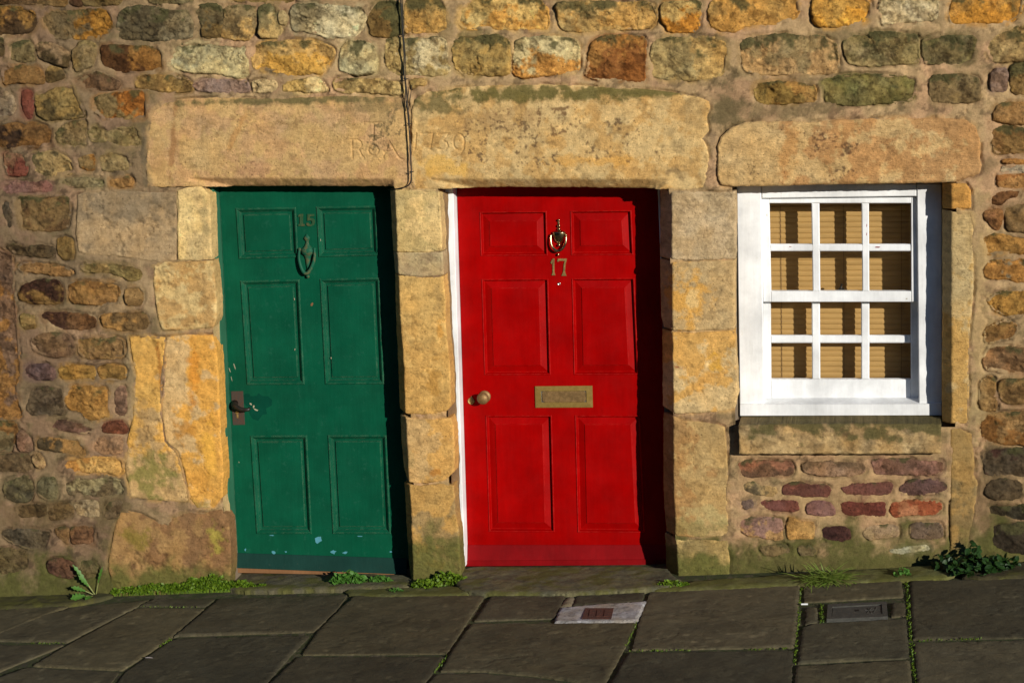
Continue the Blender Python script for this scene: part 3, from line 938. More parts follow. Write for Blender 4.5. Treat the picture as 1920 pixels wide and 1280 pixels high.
def blot(spots, sc=26, seed=11):
    """stains and painted shade with a shape of their own: (px, py, rx, ry, colour, strength, angle)"""
    S = []
    for (a, b_, rx, ry, col, k, ang) in spots:
        w0 = W(a, b_); s = 0.00245
        S.append((w0[0], w0[2], rx * s, ry * s, alb(col), k, math.radians(ang)))

    def f(pts, c):
        nz = fbm(pts[:, 0] * sc, pts[:, 1] * sc, seed, 5, 0.62)
        for (x, z, rx, ry, col, k, ang) in S:
            dx, dz = pts[:, 0] - x, pts[:, 1] - z
            ca, sa = math.cos(ang), math.sin(ang)
            q = np.sqrt(((dx * ca + dz * sa) / rx) ** 2 + ((-dx * sa + dz * ca) / ry) ** 2)
            m = sstep(-0.12, 0.55, 1.0 - q + (nz - 0.5) * 2.3) * k
            c = c * (1 - m[:, None]) + col[None] * m[:, None]
        return c
    return f


def chain(*fs):
    def f(pts, c):
        for g in fs:
            c = g(pts, c)
        return c
    return f


def speckle(px0, py0, px1, py1, col, dens, seed, sc=95):
    a, b_ = W(px0, py1), W(px1, py0)
    cx, cz, hx, hz = (a[0] + b_[0]) / 2, (a[2] + b_[2]) / 2, (b_[0] - a[0]) / 2, (b_[2] - a[2]) / 2

    def f(pts, c):
        q = np.maximum(np.abs(pts[:, 0] - cx) / hx, np.abs(pts[:, 1] - cz) / hz)
        reg = sstep(1.25, 0.55, q)
        n1 = fbm(pts[:, 0] * sc, pts[:, 1] * sc, seed, 3, 0.5)
        n2 = fbm(pts[:, 0] * 12, pts[:, 1] * 12, seed + 3, 3, 0.5)
        m = sstep(0.70 - dens, 0.78 - dens, n1 * 0.62 + n2 * 0.38 - (1 - reg) * 0.35) * 0.8
        return c * (1 - m[:, None]) + alb(col)[None] * m[:, None]
    return f


def strokes(segs, depth=0.0055, half=0.0060):
    A = []; B = []
    for path in segs:
        q = [W(620 + a / 6.4, 180 + b_ / 6.4) for a, b_ in path]
        q = [np.array([p[0], p[2]]) for p in q]
        A += q[:-1]; B += q[1:]
    A = np.array(A); B = np.array(B)

    def f(pts):
        k = (pts[:, 0] > A[:, 0].min() - 0.1) & (pts[:, 0] < A[:, 0].max() + 0.1)
        r = np.zeros(len(pts))
        d = seg_dist(pts[k], A, B)
        r[k] = -depth * np.clip(1 - (d / half), 0, 1) ** 0.7
        return r
    return f


def fsum(*fs):
    return lambda pts: sum(f(pts) for f in fs)


ring9 = [(1535 + 66 * math.cos(a), 553 + 96 * math.sin(a)) for a in np.linspace(0, 2 * math.pi, 17)]
ringo = [(512 + 64 * math.cos(a), 655 + 62 * math.sin(a)) for a in np.linspace(0, 2 * math.pi, 9)]
LETTERS_L = strokes([[(400, 322), (630, 322)], [(400, 322), (402, 338)], [(630, 322), (628, 338)], [(515, 322), (515, 530)], [(492, 530), (540, 530)],
                     [(256, 525), (260, 752)], [(240, 525), (318, 525), (360, 550), (370, 592), (345, 632), (262, 640)], [(335, 636), (372, 720), (398, 742)],
                     ringo, [(485, 640), (512, 675), (540, 640)],
                     [(700, 545), (664, 655), (620, 752)], [(700, 545), (765, 660), (822, 748), (872, 766)], [(636, 668), (765, 662)], [(598, 752), (640, 752)]])
LETTERS_R = strokes([[(1026, 452), (1010, 642)],
                     [(1088, 456), (1226, 454), (1206, 560), (1190, 642)], [(1178, 644), (1206, 644)],
                     [(1290, 460), (1412, 454), (1348, 536), (1392, 560), (1406, 606), (1376, 640), (1330, 648), (1280, 634)],
                     ring9, [(1601, 540), (1596, 630), (1560, 700), (1496, 730)]])
la, lb = W(655, 305), W(765, 226)
ra, rb = W(772, 300), W(878, 244)
DR = dict(mat='dressed_stone', soft=0, round_w=0.006, height=0.004, rough=0.0036, sink=0.004, wob=0.0026, grow=0.002, planes=0.014, dull=0.13, soot=0.28, tilt=0.001, step=0.0075, depth=0.10, facet=0.3, mott=0.6, crack=0.35)


def dressed(name, pxs, base, parent, label=None, **kw):
    a = dict(DR); a.update(kw)
    yy = -a.get('off', 0.0)
    o, P = stone(name, wpoly(parse(pxs) if isinstance(pxs, str) else pxs, yy), base, parent, label=label, **a)
    STONE_POLYS.append(P); STONE_COLS.append(LASTCOL[0])
    return o


dressed('lintel', '283,215 290,204 306,195 330,189 370,185 420,183 480,186 560,184 640,181 700,183 760,185 765,196 765,230 767,280 769,315 769,335 764,346 752,353 742,354 738,350 560,350 388,350 352,349 300,350 277,348 275,330 275,300 279,250',
        (192, 156, 94), HOUSE15, 'long sandstone lintel over the green door, carved T R A', c2=(190, 150, 96), height=0.006, round_w=0.008, crack=0.0,
        field=fsum(line_field([[(345, 333, 738, 335), (390, 351, 345, 333), (739, 335, 739, 352)]]), LETTERS_L),
        dense=((la[0], la[2]), (lb[0], lb[2]), 0.0033), depth=0.16,
        paint=chain(blot([(324, 262, 6, 95, (140, 98, 58), .7, -8), (300, 300, 16, 50, (168, 130, 82), .6, 0), (440, 258, 7, 60, (170, 118, 64), .5, -28), (480, 318, 45, 14, (172, 128, 92), .6, 0),
                          (560, 188, 230, 9, (92, 84, 50), .85, 0), (700, 200, 80, 14, (118, 100, 64), .6, 0), (590, 250, 60, 26, (176, 144, 92), .5, 0), (280, 345, 9, 30, (120, 104, 76), .6, 0)]),
                    speckle(680, 185, 768, 300, (104, 88, 58), .13, 5, 80), speckle(440, 295, 520, 335, (116, 88, 60), .11, 6, 80), speckle(290, 190, 700, 330, (150, 118, 76), .06, 8, 60)))
dressed('lintel', '773,205 779,186 800,173 850,167 900,161 960,161 1020,159 1080,161 1140,164 1200,167 1260,174 1310,183 1329,191 1331,202 1324,220 1328,245 1317,259 1326,277 1328,300 1324,330 1320,350 1290,356 1262,353 1238,354 1100,353 960,352 840,353 790,355 776,354 773,340 772,280',
        (204, 171, 106), HOUSE17, 'pale spotted sandstone lintel over the red door, carved 1739', c2=(194, 154, 86), height=0.006, round_w=0.008, crack=0.0,
        field=fsum(line_field([[(800, 335, 1256, 335), (836, 352, 800, 335), (1256, 335, 1238, 354)]]), LETTERS_R),
        dense=((ra[0], ra[2]), (rb[0], rb[2]), 0.0033), depth=0.16,
        paint=chain(blot([(1060, 174, 280, 17, (92, 84, 42), .9, 0), (820, 195, 60, 22, (104, 92, 54), .8, 0), (930, 225, 70, 26, (150, 118, 78), .5, 0), (1120, 300, 90, 12, (206, 150, 70), .6, 0), (830, 310, 50, 20, (214, 164, 76), .6, 0), (1272, 322, 24, 14, (130, 104, 68), .8, 0), (1300, 210, 26, 30, (150, 120, 76), .6, 0)]),
                    speckle(880, 190, 1110, 265, (104, 74, 48), .165, 15, 80), speckle(800, 200, 1320, 330, (88, 66, 46), .085, 19, 75), speckle(1110, 270, 1220, 300, (120, 92, 58), .09, 21)))
dressed('lintel', '1346,275 1352,258 1370,241 1395,231 1430,228 1490,228 1530,230 1570,225 1640,223 1700,222 1760,222 1810,225 1829,238 1837,260 1837,300 1840,310 1835,325 1815,333 1790,341 1700,343 1560,345 1450,348 1375,349 1351,346 1345,330 1345,300',
        (206, 170, 106), HOUSE17, 'tooled sandstone lintel over the white sash window', mat='tooled_stone', c2=(190, 142, 82), dirn='r', height=0.012, round_w=0.016, rough=0.006, depth=0.16,
        paint=chain(blot([(1480, 280, 16, 60, (186, 126, 66), .5, -12)]), speckle(1490, 240, 1620, 300, (76, 50, 36), .15, 31, 80), speckle(1540, 310, 1610, 345, (80, 58, 42), .17, 33, 80), speckle(1390, 300, 1430, 335, (90, 66, 46), .06, 35, 110)))

JL15 = [('146,366 160,361 230,359 300,362 329,361 330,420 329,487 300,490 270,487 230,480 190,478 160,475 148,470 143,440 145,400', (166, 140, 97), (140, 120, 86), 't', None),
        ('334,359 350,353 376,351 392,366 394,400 396,485 370,487 334,486 333,430', (208, 178, 112), None, 'n', blot([(385, 420, 9, 60, (150, 132, 90), .6, 0)])),
        ('290,500 310,493 350,492 397,490 401,520 405,560 405,600 400,612 370,616 330,618 305,618 298,600 292,560 288,530', (202, 172, 106), (190, 150, 84), 'n', None),
        ('245,633 270,630 308,633 305,670 303,720 300,770 307,828 328,850 343,900 353,938 330,939 280,935 245,930 236,880 239,830 250,780 252,720 256,700 247,660', (184, 150, 92), (208, 158, 70), 't',
         chain(blot([(285, 890, 50, 50, (112, 108, 50), .75, 0), (270, 800, 16, 60, (150, 118, 74), .6, 0), (300, 690, 6, 60, (150, 90, 34), .6, 3)]))),
        ('312,633 350,629 397,629 404,650 408,690 411,760 413,820 418,880 417,930 400,950 370,951 358,935 348,890 335,846 312,826 304,775 307,720 310,670', (218, 158, 62), (206, 168, 104), 'l',
         blot([(362, 700, 14, 60, (196, 122, 36), .6, -4), (345, 805, 22, 24, (178, 122, 52), .8, 0), (395, 840, 14, 60, (226, 166, 66), .6, 0), (380, 905, 22, 30, (190, 134, 58), .6, 10), (368, 945, 30, 10, (130, 112, 56), .6, 0)])),
        ('225,961 240,959 262,963 280,973 300,981 315,986 322,970 345,963 380,961 415,956 428,975 431,1010 432,1060 428,1100 400,1110 350,1115 300,1118 255,1122 215,1115 203,1060 210,1020 216,990', (156, 120, 68), (134, 98, 58), 'r',
         chain(blot([(255, 1010, 36, 26, (120, 106, 36), .6, 0), (405, 1010, 16, 36, (160, 146, 62), .7, 0)]), algae(1000, 1090)))]
for pxs, base, c2, dn, pf in JL15:
    dressed('jamb_stone', pxs, base, HOUSE15, c2=c2, dirn=dn, paint=pf, height=0.004, rough=0.007, facet=0.5, sink=0.003, grow=0.003, round_w=0.006, crack=0.8)



def left_chamfer(pts_px):
    """chamfer lying left of a poly-line of the photo (top to bottom)"""
    q = [W(a, b_) for a, b_ in pts_px]
    zs = np.array([p[2] for p in q])[::-1]; xs = np.array([p[0] for p in q])[::-1]

    def f(pts):
        xe = np.interp(pts[:, 1], zs, xs) + (fbm(pts[:, 0] * 0 + 3, pts[:, 1] * 25, 8, 3) - 0.5) * 0.006
        return -np.maximum(0, xe - pts[:, 0]) * 1.4
    return f


CH_MID = left_chamfer([(741.5, 357), (746, 470), (748, 520), (752, 600), (759, 690), (760, 760), (763, 800), (768, 900), (772, 960), (776, 1095)])
CH_RED = left_chamfer([(1260, 357), (1261, 480), (1262, 620), (1264, 770), (1264, 900), (1268, 1000), (1273, 1090)])
PIL = [('727,357 780,356 815,358 822,362 825,400 828,440 828,470 808,472 780,472 733,472', (194, 168, 102), (214, 182, 112), 'r', speckle(740, 360, 800, 440, (128, 112, 72), .05, 41), {}),
       ('734,474 780,474 829,473 831,500 831,515 790,519 738,513', (184, 160, 108), (178, 152, 104), 'n', blot([(800, 485, 14, 12, (140, 116, 86), .6, 0)]), dict(rough=0.0012, height=0.004, wob=0.001, soft=0, mat='mortar')),
       ('738,516 790,522 831,518 834,560 836,620 843,690 845,760 838,769 815,775 790,777 762,775 745,769 742,700 739,620', (206, 164, 86), (196, 152, 76), 'b', blot([(822, 560, 10, 50, (160, 128, 78), .6, 4), (826, 620, 9, 30, (204, 140, 56), .6, 0), (815, 720, 14, 40, (170, 122, 54), .6, 0)]), {}),
       ('746,781 775,785 815,786 845,783 850,800 852,850 851,884 835,899 800,906 765,903 753,880 748,830', (200, 160, 94), (206, 156, 76), 'r', blot([(815, 885, 12, 8, (170, 112, 46), .8, 10), (765, 860, 14, 30, (150, 126, 80), .5, 0)]), {}),
       ('754,909 790,911 830,907 850,911 853,960 860,1000 862,1040 864,1075 850,1105 800,1110 775,1112 763,1060 757,980', (158, 130, 78), (190, 146, 72), 't', algae(930, 1075), {})]
for pxs, base, c2, dn, pf, kw in PIL:
    dressed('jamb_stone', pxs, base, HOUSE17, c2=c2, dirn=dn, paint=pf, field=CH_MID, **{**dict(height=0.004, rough=0.005, step=0.0055), **kw})
QJ = [('1235,358 1300,359 1350,362 1378,359 1380,400 1378,450 1378,485 1300,487 1234,486', (190, 164, 118), (178, 152, 106), 'n', speckle(1300, 370, 1350, 480, (120, 100, 70), .02, 51), dict(rough=0.006)),
      ('1234,491 1300,491 1378,488 1377,540 1377,616 1300,620 1243,617 1237,600 1235,540', (190, 160, 104), (186, 156, 100), 'n', blot([(1288, 560, 42, 58, (204, 150, 72), .9, 0), (1298, 560, 12, 22, (214, 178, 118), .8, 0)]), dict(rough=0.0022, height=0.004, soft=0, wob=0.0015)),
      ('1239,623 1300,625 1377,620 1380,680 1383,740 1378,764 1350,771 1300,774 1270,775 1240,767', (206, 174, 112), (208, 158, 76), 't', blot([(1340, 680, 12, 16, (204, 150, 54), .8, 0), (1271, 688, 8, 4, (130, 62, 28), .9, 0)]), dict(rough=0.005)),
      ('1241,780 1262,780 1280,789 1310,791 1345,796 1358,801 1362,840 1364,900 1363,960 1365,990 1362,1004 1300,1006 1248,1002 1242,950 1241,860', (180, 148, 88), (166, 126, 70), 'l', blot([(1330, 965, 40, 24, (176, 160, 108), .5, 0), (1300, 990, 60, 18, (112, 106, 60), .5, 0)]), dict(rough=0.005)),
      ('1244,1009 1300,1013 1364,1013 1367,1050 1366,1090 1330,1098 1275,1100 1247,1090', (148, 126, 72), (190, 160, 92), 'n', algae(990, 1062), dict(rough=0.005))]
for pxs, base, c2, dn, pf, kw in QJ:
    dressed('jamb_stone', pxs, base, HOUSE17, c2=c2, dirn=dn, paint=pf, field=CH_RED, **{**dict(height=0.004, rough=0.005, step=0.0055), **kw})
# right of the window: chamfered the other way round, its shaded chamfer faces the panes
CH_WIN = left_chamfer([(1785, 330), (1785, 500), (1785, 700), (1785, 800)])
for pxs, base, c2, dn, pf, mt in [
        ('1769,345 1812,345 1820,358 1821,391 1769,392', (200, 144, 62), None, 'n', None, 'tooled_stone'),
        ('1769,397 1820,400 1824,420 1824,480 1825,520 1824,560 1820,590 1816,640 1815,690 1816,745 1812,792 1768,794 1768,700 1769,550', (196, 168, 108), (198, 156, 80), 'b', None, 'tooled_stone'),
        ('1784,806 1800,804 1812,811 1822,813 1824,840 1826,870 1825,890 1832,905 1830,925 1828,960 1815,1010 1812,1070 1790,1075 1782,1070 1782,950 1783,870', (156, 124, 66), (128, 106, 62), 'b', algae(960, 1080, k=.7), 'dressed_stone')]:
    dressed('jamb_stone', pxs, base, HOUSE17, c2=c2, dirn=dn, paint=pf, mat=mt, field=CH_WIN if 'tooled' in mt else None, depth=0.22, rough=0.004)
sp = wpoly([(1385, 797), (1500, 795), (1640, 794), (1765, 795), (1765, 850), (1640, 851), (1500, 851), (1386, 851)], -0.06)
o, P = stone('window_sill', sp, (156, 130, 84), HOUSE17, 'dressed_stone', c2=(176, 146, 92), dirn='b', moss=0.85, dull=0.12, soot=0.5, off=0.06, round_w=0.008, height=0.004, rough=0.006, sink=0.004,
             soft=0, wob=0.003, depth=0.16, step=0.007, label='projecting mossy sandstone sill under the white window', mosscol=(80, 74, 42))

# ------------------------------------------------------------------ mortar bed the stones sit in
X0, X1 = W(-330, 640)[0], W(2250, 640)[0]
ZT = W(960, -330)[2]; ZB = -0.75
OPEN = []          # openings (x0, x1, z0, z1)
for l, r, t_, b_ in ((409, 748, 350, 1300), (838, 1240, 352, 1300), (1379, 1768, 346, 793)):
    ym = 0.5 * (t_ + min(b_, 1080))
    OPEN.append((W(l, ym)[0], W(r, ym, 0.03)[0], -0.8 if b_ > 1200 else W(0.5 * (l + r), b_)[2], W(0.5 * (l + r), t_)[2]))
MSTEP = 0.0068
MX = (W(0, 640)[0], W(1920, 640)[0])


def mortar_sheet(xa, xb, parent):
    nx = int(round((xb - xa) / MSTEP)); nz = int(round((ZT - ZB) / MSTEP))
    xs = np.linspace(xa, xb, nx + 1); zs = np.linspace(ZB, ZT, nz + 1)
    gx, gz_ = np.meshgrid(xs, zs)
    pts = np.stack([gx.ravel(), gz_.ravel()], 1)
    x, z = pts[:, 0], pts[:, 1]
    dist = np.full(len(pts), 0.2)
    deep = np.zeros(len(pts))
    near = np.repeat(alb((150, 122, 88))[None], len(pts), 0)
    for P, pc in zip(STONE_POLYS, STONE_COLS):
        lo, hi = P.min(0) - 0.03, P.max(0) + 0.03
        if hi[0] < xa or lo[0] > xb:
            continue
        i0, i1 = np.searchsorted(xs, lo[0]), np.searchsorted(xs, hi[0])
        j0, j1 = np.searchsorted(zs, lo[1]), np.searchsorted(zs, hi[1])
        if i1 <= i0 or j1 <= j0:
            continue
        idx = (np.arange(j0, j1)[:, None] * (nx + 1) + np.arange(i0, i1)[None]).ravel()
        q = pts[idx]
        Ps = P[::2]
        d = seg_dist(q, P, np.roll(P, -1, 0))
        ins = inside(Ps, q)
        deep[idx] = np.maximum(deep[idx], np.where(ins, d, 0))
        d[ins] = 0
        closer = d < dist[idx]
        near[idx[closer]] = pc
        dist[idx] = np.minimum(dist[idx], d)
    h = (fbm(x * 5, z * 5, 900, 4) - 0.5) * 0.009 + (fbm(x * 28, z * 28, 901, 5, 0.62) - 0.5) * 0.008
    h = h - 0.007 * sstep(0.016, 0.002, dist) * sstep(0.40, 0.62, fbm(x * 9, z * 9, 905, 3)) + 0.001
    crack = np.abs(fbm(x * 5, z * 5, 911, 4) - 0.5)
    h = h - 0.006 * sstep(0.012, 0.002, crack) * sstep(0.5, 0.6, fbm(x * 3, z * 3, 917, 2))
    for k, (a, b, c_, d_) in enumerate(OPEN):      # back under the dressed stones round openings
        pass
    gap = sstep(0.011, 0.004, dist) * (deep < 0.003) * sstep(0.55, 0.61, fbm(x * 7, z * 7, 947, 4, 0.6))       # pointing pulled away from the stone
    h = h - 0.009 * gap
    h = h - np.clip(deep - 0.006, 0, 0.03) * 1.2
    xk = np.clip((x - MX[0]) / (MX[1] - MX[0]), 0, 1)[:, None]       # edge shade painted into the mortar, darker on the left
    xk = sstep(0.02, 0.36, xk + (fbm(x * 4, z * 4, 919, 4)[:, None] - 0.5) * 0.35)
    col = alb((121, 100, 74))[None] * (1 - xk) + alb((166, 136, 97))[None] * xk
    wv = fbm(x * 3.2, z * 3.2, 921, 4)
    col = col * (0.72 + 0.56 * wv)[:, None]
    pk = sstep(0.45, 0.62, fbm(x * 6, z * 6, 923, 4))
    col = col * (1 - 0.55 * pk[:, None] * (1 - alb((162, 124, 98)) / alb((158, 130, 98))))
    dk = sstep(0.56, 0.72, fbm(x * 10, z * 12, 927, 5, 0.6))
    col = col * (1 - 0.45 * dk[:, None]) + alb((92, 82, 52))[None] * 0.45 * dk[:, None]
    dk2 = sstep(0.52, 0.66, fbm(x * 22, z * 26, 937, 6, 0.68)) * sstep(0.40, 0.6, fbm(x * 2.5, z * 2.5, 939, 3))
    col = col * (1 - 0.48 * dk2[:, None])
    col = col * (1 - 0.35 * gap[:, None])
    lt2 = sstep(0.58, 0.72, fbm(x * 16, z * 16, 941, 5, 0.65))
    col = col * (1 + 0.30 * lt2[:, None])
    sm = sstep(0.025, 0.0, dist) * sstep(0.42, 0.62, fbm(x * 13, z * 13, 943, 5, 0.62)) * 0.6      # stone dust and lichen carried over the joints
    col = col * (1 - sm[:, None]) + near * sm[:, None]
    col = STAIN_SHADE(pts, col)
    gl = GZ0 + GSX * x
    m = sstep(0.42, 0.75, (1 - (z - gl) / 0.40) * 0.62 + fbm(x * 12, z * 12, 931, 5, 0.6) * 0.62 - 0.08) * 0.9
    col = col * (1 - m[:, None]) + alb((76, 76, 35))[None] * (m * (0.65 + 0.6 * fbm(x * 45, z * 45, 933, 3)))[:, None]
    V = np.stack([x, -h, z], 1)
    keep = np.ones((nz, nx), bool)
    cx = 0.5 * (xs[1:] + xs[:-1]); cz = 0.5 * (zs[1:] + zs[:-1])
    for (a, b, c_, d_) in OPEN:
        keep &= ~((cx[None] > a - 0.009) & (cx[None] < b + 0.056) & (cz[:, None] > c_ - 0.012) & (cz[:, None] < d_ + 0.046))
    jj, ii = np.nonzero(keep)
    a = jj * (nx + 1) + ii
    F = np.stack([a, a + 1, a + nx + 2, a + nx + 1], 1)
    me = bpy.data.meshes.new('mortar')
    used = np.zeros(len(V), bool); used[F.ravel()] = True
    remap = np.cumsum(used) - 1
    V = V[used]; C = np.clip(col[used], 0.004, 0.8); F = remap[F]
    loc = np.array([(xa + xb) / 2, 0, 0.0])
    V = V - loc
    me.vertices.add(len(V)); me.vertices.foreach_set('co', V.astype(np.float32).ravel())
    me.loops.add(F.size); me.loops.foreach_set('vertex_index', F.astype(np.int32).ravel())
    me.polygons.add(len(F)); me.polygons.foreach_set('loop_start', np.arange(0, F.size, 4, dtype=np.int32))
    me.polygons.foreach_set('use_smooth', np.ones(len(F), bool))
    me.update(calc_edges=True)
    ca = me.color_attributes.new('Col', 'FLOAT_COLOR', 'POINT')
    rgba = np.ones((len(V), 4), np.float32); rgba[:, :3] = C
    ca.data.foreach_set('color', rgba.ravel())
    me.materials.append(MAT['mortar'])
    o = bpy.data.objects.new('mortar', me)
    COL.objects.link(o)
    o.location = loc
    o.parent = parent
    o.matrix_parent_inverse = Matrix.Translation(-parent.location)
    return o


STAIN_SHADE = blot([(1362, 215, 34, 44, (92, 80, 52), .75, 0), (1480, 205, 110, 14, (110, 92, 62), .6, 0), (1690, 70, 140, 22, (112, 96, 62), .6, 0), (1340, 290, 14, 60, (150, 122, 92), .5, 0),
              (1840, 600, 26, 200, (170, 142, 96), .7, 0), (1835, 760, 24, 60, (160, 136, 94), .7, 0), (880, 70, 30, 24, (112, 98, 62), .6, 0), (840, 60, 20, 30, (120, 102, 66), .5, 0),
              (1410, 880, 40, 90, (170, 136, 98), .6, 0), (1580, 930, 190, 60, (164, 134, 92), .5, 0), (270, 180, 20, 30, (112, 92, 66), .6, 0), (272, 300, 8, 60, (92, 80, 60), .7, 0),
              (275, 540, 18, 60, (168, 142, 104), .6, 0), (245, 740, 12, 120, (132, 114, 82), .6, 0), (1850, 950, 60, 90, (84, 68, 44), .6, 0), (60, 950, 110, 60, (98, 80, 52), .5, 0), (200, 960, 60, 50, (92, 78, 50), .6, 0)], sc=18)  # dark blots in the lower corners paint in edge shade over dirt and moss

# generic stones beyond the frame so that the wall carries on
rng = np.random.RandomState(5)
zc = ZB + 0.85
fx0, fx1 = W(-70, 640)[0], W(1985, 640)[0]
ftop = W(960, -42)[2]
while zc < ZT - 0.05:
    hh = rng.uniform(0.085, 0.14)
    x = X0 + rng.uniform(0, 0.1)
    while x < X1 - 0.1:
        ww = rng.uniform(0.14, 0.36)
        if (x + ww < fx0 or x > fx1 or zc > ftop) and x + ww < X1:
            b = np.array([(170, 138, 78), (150, 122, 74), (200, 164, 92), (140, 110, 66), (186, 140, 60), (150, 118, 94)][rng.randint(6)]) * rng.uniform(0.85, 1.05)
            g_ = 0.012
            j = lambda s=0.01: rng.uniform(-s, s)
            pl = [(x + g_ + j(), zc + g_ + j(.006)), (x + ww / 2, zc + g_ + j(.006)), (x + ww - g_ + j(), zc + g_ + j(.006)), (x + ww - g_ + j(.005), zc + hh / 2), (x + ww - g_ + j(), zc + hh - g_ + j(.006)), (x + ww / 2, zc + hh - g_ + j(.006)), (x + g_ + j(), zc + hh - g_ + j(.006)), (x + g_ + j(.005), zc + hh / 2)]
            o, P = stone('stone', pl, b, house_at(x), step=0.014, soft=-1, moss=rng.uniform(0, .5), dull=0.16, soot=0.6, height=rng.uniform(.01, .02), rough=0.009)
            STONE_POLYS.append(P); STONE_COLS.append(LASTCOL[0])
        x += ww
    zc += hh
mortar_sheet(X0, SPLIT, HOUSE15)
mortar_sheet(SPLIT, X1, HOUSE17)

# solid wall behind the facing: fills the joints of the reveals and closes the rooms
YB = 0.55


def core(xa, xb, parent):
    m = MB()
    cols = [a for o_ in OPEN for a in (o_[0] - 0.004, o_[1] + 0.004)]
    edges = [xa] + [c_ for c_ in cols if xa < c_ < xb] + [xb]
    for l, r in zip(edges[:-1], edges[1:]):
        mid = 0.5 * (l + r)
        hit = [o_ for o_ in OPEN if o_[0] - 0.005 < mid < o_[1] + 0.005]
        if not hit:
            m.box(l, r, 0.092, YB, ZB, ZT)
        else:
            _, _, c_, d_ = hit[0]
            m.box(l, r, 0.092, YB, d_ + 0.004, ZT)
            if c_ > -0.5:
                m.box(l, r, 0.092, YB, ZB, c_ - 0.004)
    m.box(xa, xb, YB + 0.002, YB + 0.06, ZB, ZT)
    return m.build('wall_core', 'core_mortar', parent)


t = NT('core_mortar'); t.finish((0.20, 0.15, 0.10), 0.95, t.bump(t.noise(90, 4), 0.003))
core(X0, SPLIT, HOUSE15)
core(SPLIT + 0.0005, X1, HOUSE17)
# ------------------------------------------------------------------ doors
YD = 0.165          # face of the green leaf; the red one sits deeper
YR = 0.230
DEPTH = {HOUSE15: YD, HOUSE17: YR}


def lerp_line(x_top, x_bot, y_top, y_bot):
    return lambda y: x_top + (x_bot - x_top) * (y - y_top) / (y_bot - y_top)


def door(parent, cols, rows, ya, yb, xa, xb, mat, profile, label):
    YD = DEPTH[parent]
    """cols: 6 stile edges (photo x at rows ya, yb); rows: 8 rail edges (photo y at columns xa, xb)"""
    def pt(ci, ri):
        x0, x1 = cols[ci]; r0, r1 = rows[ri]
        y = 0.5 * (r0 + r1)
        for _ in range(3):
            x = x0 + (x1 - x0) * (y - ya) / (yb - ya)
            y = r0 + (r1 - r0) * (x - xa) / (xb - xa)
        p = W(x, y, YD)
        return (p[0], p[2])
    G_ = [[pt(c, r) for c in range(6)] for r in range(8)]
    v = []; idx = {}
    for r in range(8):
        for c in range(6):
            idx[(r, c)] = len(v); v.append((G_[r][c][0], YD, G_[r][c][1]))
    f = []
    holes = {(1, 1), (1, 3), (3, 1), (3, 3), (5, 1), (5, 3)}
    for r in range(7):
        for c in range(5):
            if (r, c) not in holes:
                f.append([idx[(r + 1, c)], idx[(r + 1, c + 1)], idx[(r, c + 1)], idx[(r, c)]])
    n = len(v)
    # edges going back, so the leaf is 45 mm thick
    ring = [idx[(0, c)] for c in range(6)] + [idx[(r, 5)] for r in range(1, 8)] + [idx[(7, c)] for c in range(4, -1, -1)] + [idx[(r, 0)] for r in range(6, 0, -1)]
    for i in ring:
        v.append((v[i][0], YD + 0.045, v[i][2]))
    k = len(ring)
    for i in range(k):
        j = (i + 1) % k
        f.append([ring[i], ring[j], n + j, n + i])
    f.append([n + i for i in range(k)])
    leaf = add('door', v, f, mat, parent, np.array(v).mean(0))
    leaf['label'] = label
    # raised and fielded panels
    for (r, c) in sorted(holes):
        q = [np.array(G_[r + 1][c]), np.array(G_[r + 1][c + 1]), np.array(G_[r][c + 1]), np.array(G_[r][c])]
        ct = sum(q) / 4
        pv = []; pf = []
        for (ins, dep) in profile:
            for p in q:
                pv.append((p[0] - np.sign(p[0] - ct[0]) * ins, YD + dep, p[1] - np.sign(p[1] - ct[1]) * ins))
        for i in range(len(profile) - 1):
            for a in range(4):
                b = (a + 1) % 4
                pf.append([i * 4 + a, i * 4 + b, i * 4 + 4 + b, i * 4 + 4 + a])
        L = (len(profile) - 1) * 4
        pf.append([L, L + 1, L + 2, L + 3])
        add('panel', pv, pf, mat, leaf, np.array(pv).mean(0))
    return leaf, G_


GREEN_PROF = [(0, 0.0), (0.0, -0.003), (0.004, -0.006), (0.009, -0.005), (0.013, 0.000), (0.018, 0.004), (0.020, 0.010), (0.026, 0.012), (0.034, 0.012), (0.036, 0.006), (0.038, 0.005)]
RED_PROF = [(0, 0.0), (0.0, -0.002), (0.003, -0.004), (0.006, -0.003), (0.010, 0.009), (0.013, 0.0125), (0.016, 0.0125), (0.045, 0.004), (0.0465, 0.0015), (0.049, 0.0005)]
gd, GG = door(HOUSE15, [(413, 443.5), (442, 481), (555, 585), (593, 624), (706, 733), (741, 768)],
              [(348, 345), (390, 386.5), (485, 480.5), (526, 521.5), (721, 720), (816, 815), (1000, 1000), (1040, 1046)],
              390, 1000, 460, 650, 'green_paint', GREEN_PROF, 'weathered dark green six-panel door with knocker and number 15')
rd, RG = door(HOUSE17, [(858, 876), (899, 917), (1025, 1040), (1069, 1083), (1184, 1210), (1234, 1258)],
              [(346, 343), (397, 394), (480, 478), (523, 521), (703, 702), (778, 778), (996, 998), (1023, 1022)],
              397, 997, 910, 1180, 'red_paint', RED_PROF, 'glossy red six-panel door with brass knocker, letterbox and number 17')


def quadbox(m, q, y0, y1, b=0.0):
    """q: bl, br, tr, tl in the photo, unprojected at depth y0"""
    p = [W(a, c, y0) for a, c in q]
    p = [(a[0], a[2]) for a in p]
    if b:
        m.bevbox(*p, y0, y1, b)
    else:
        m.hexa([(a[0], y0, a[1]) for a in p] + [(a[0], y1, a[1]) for a in p])
    return m


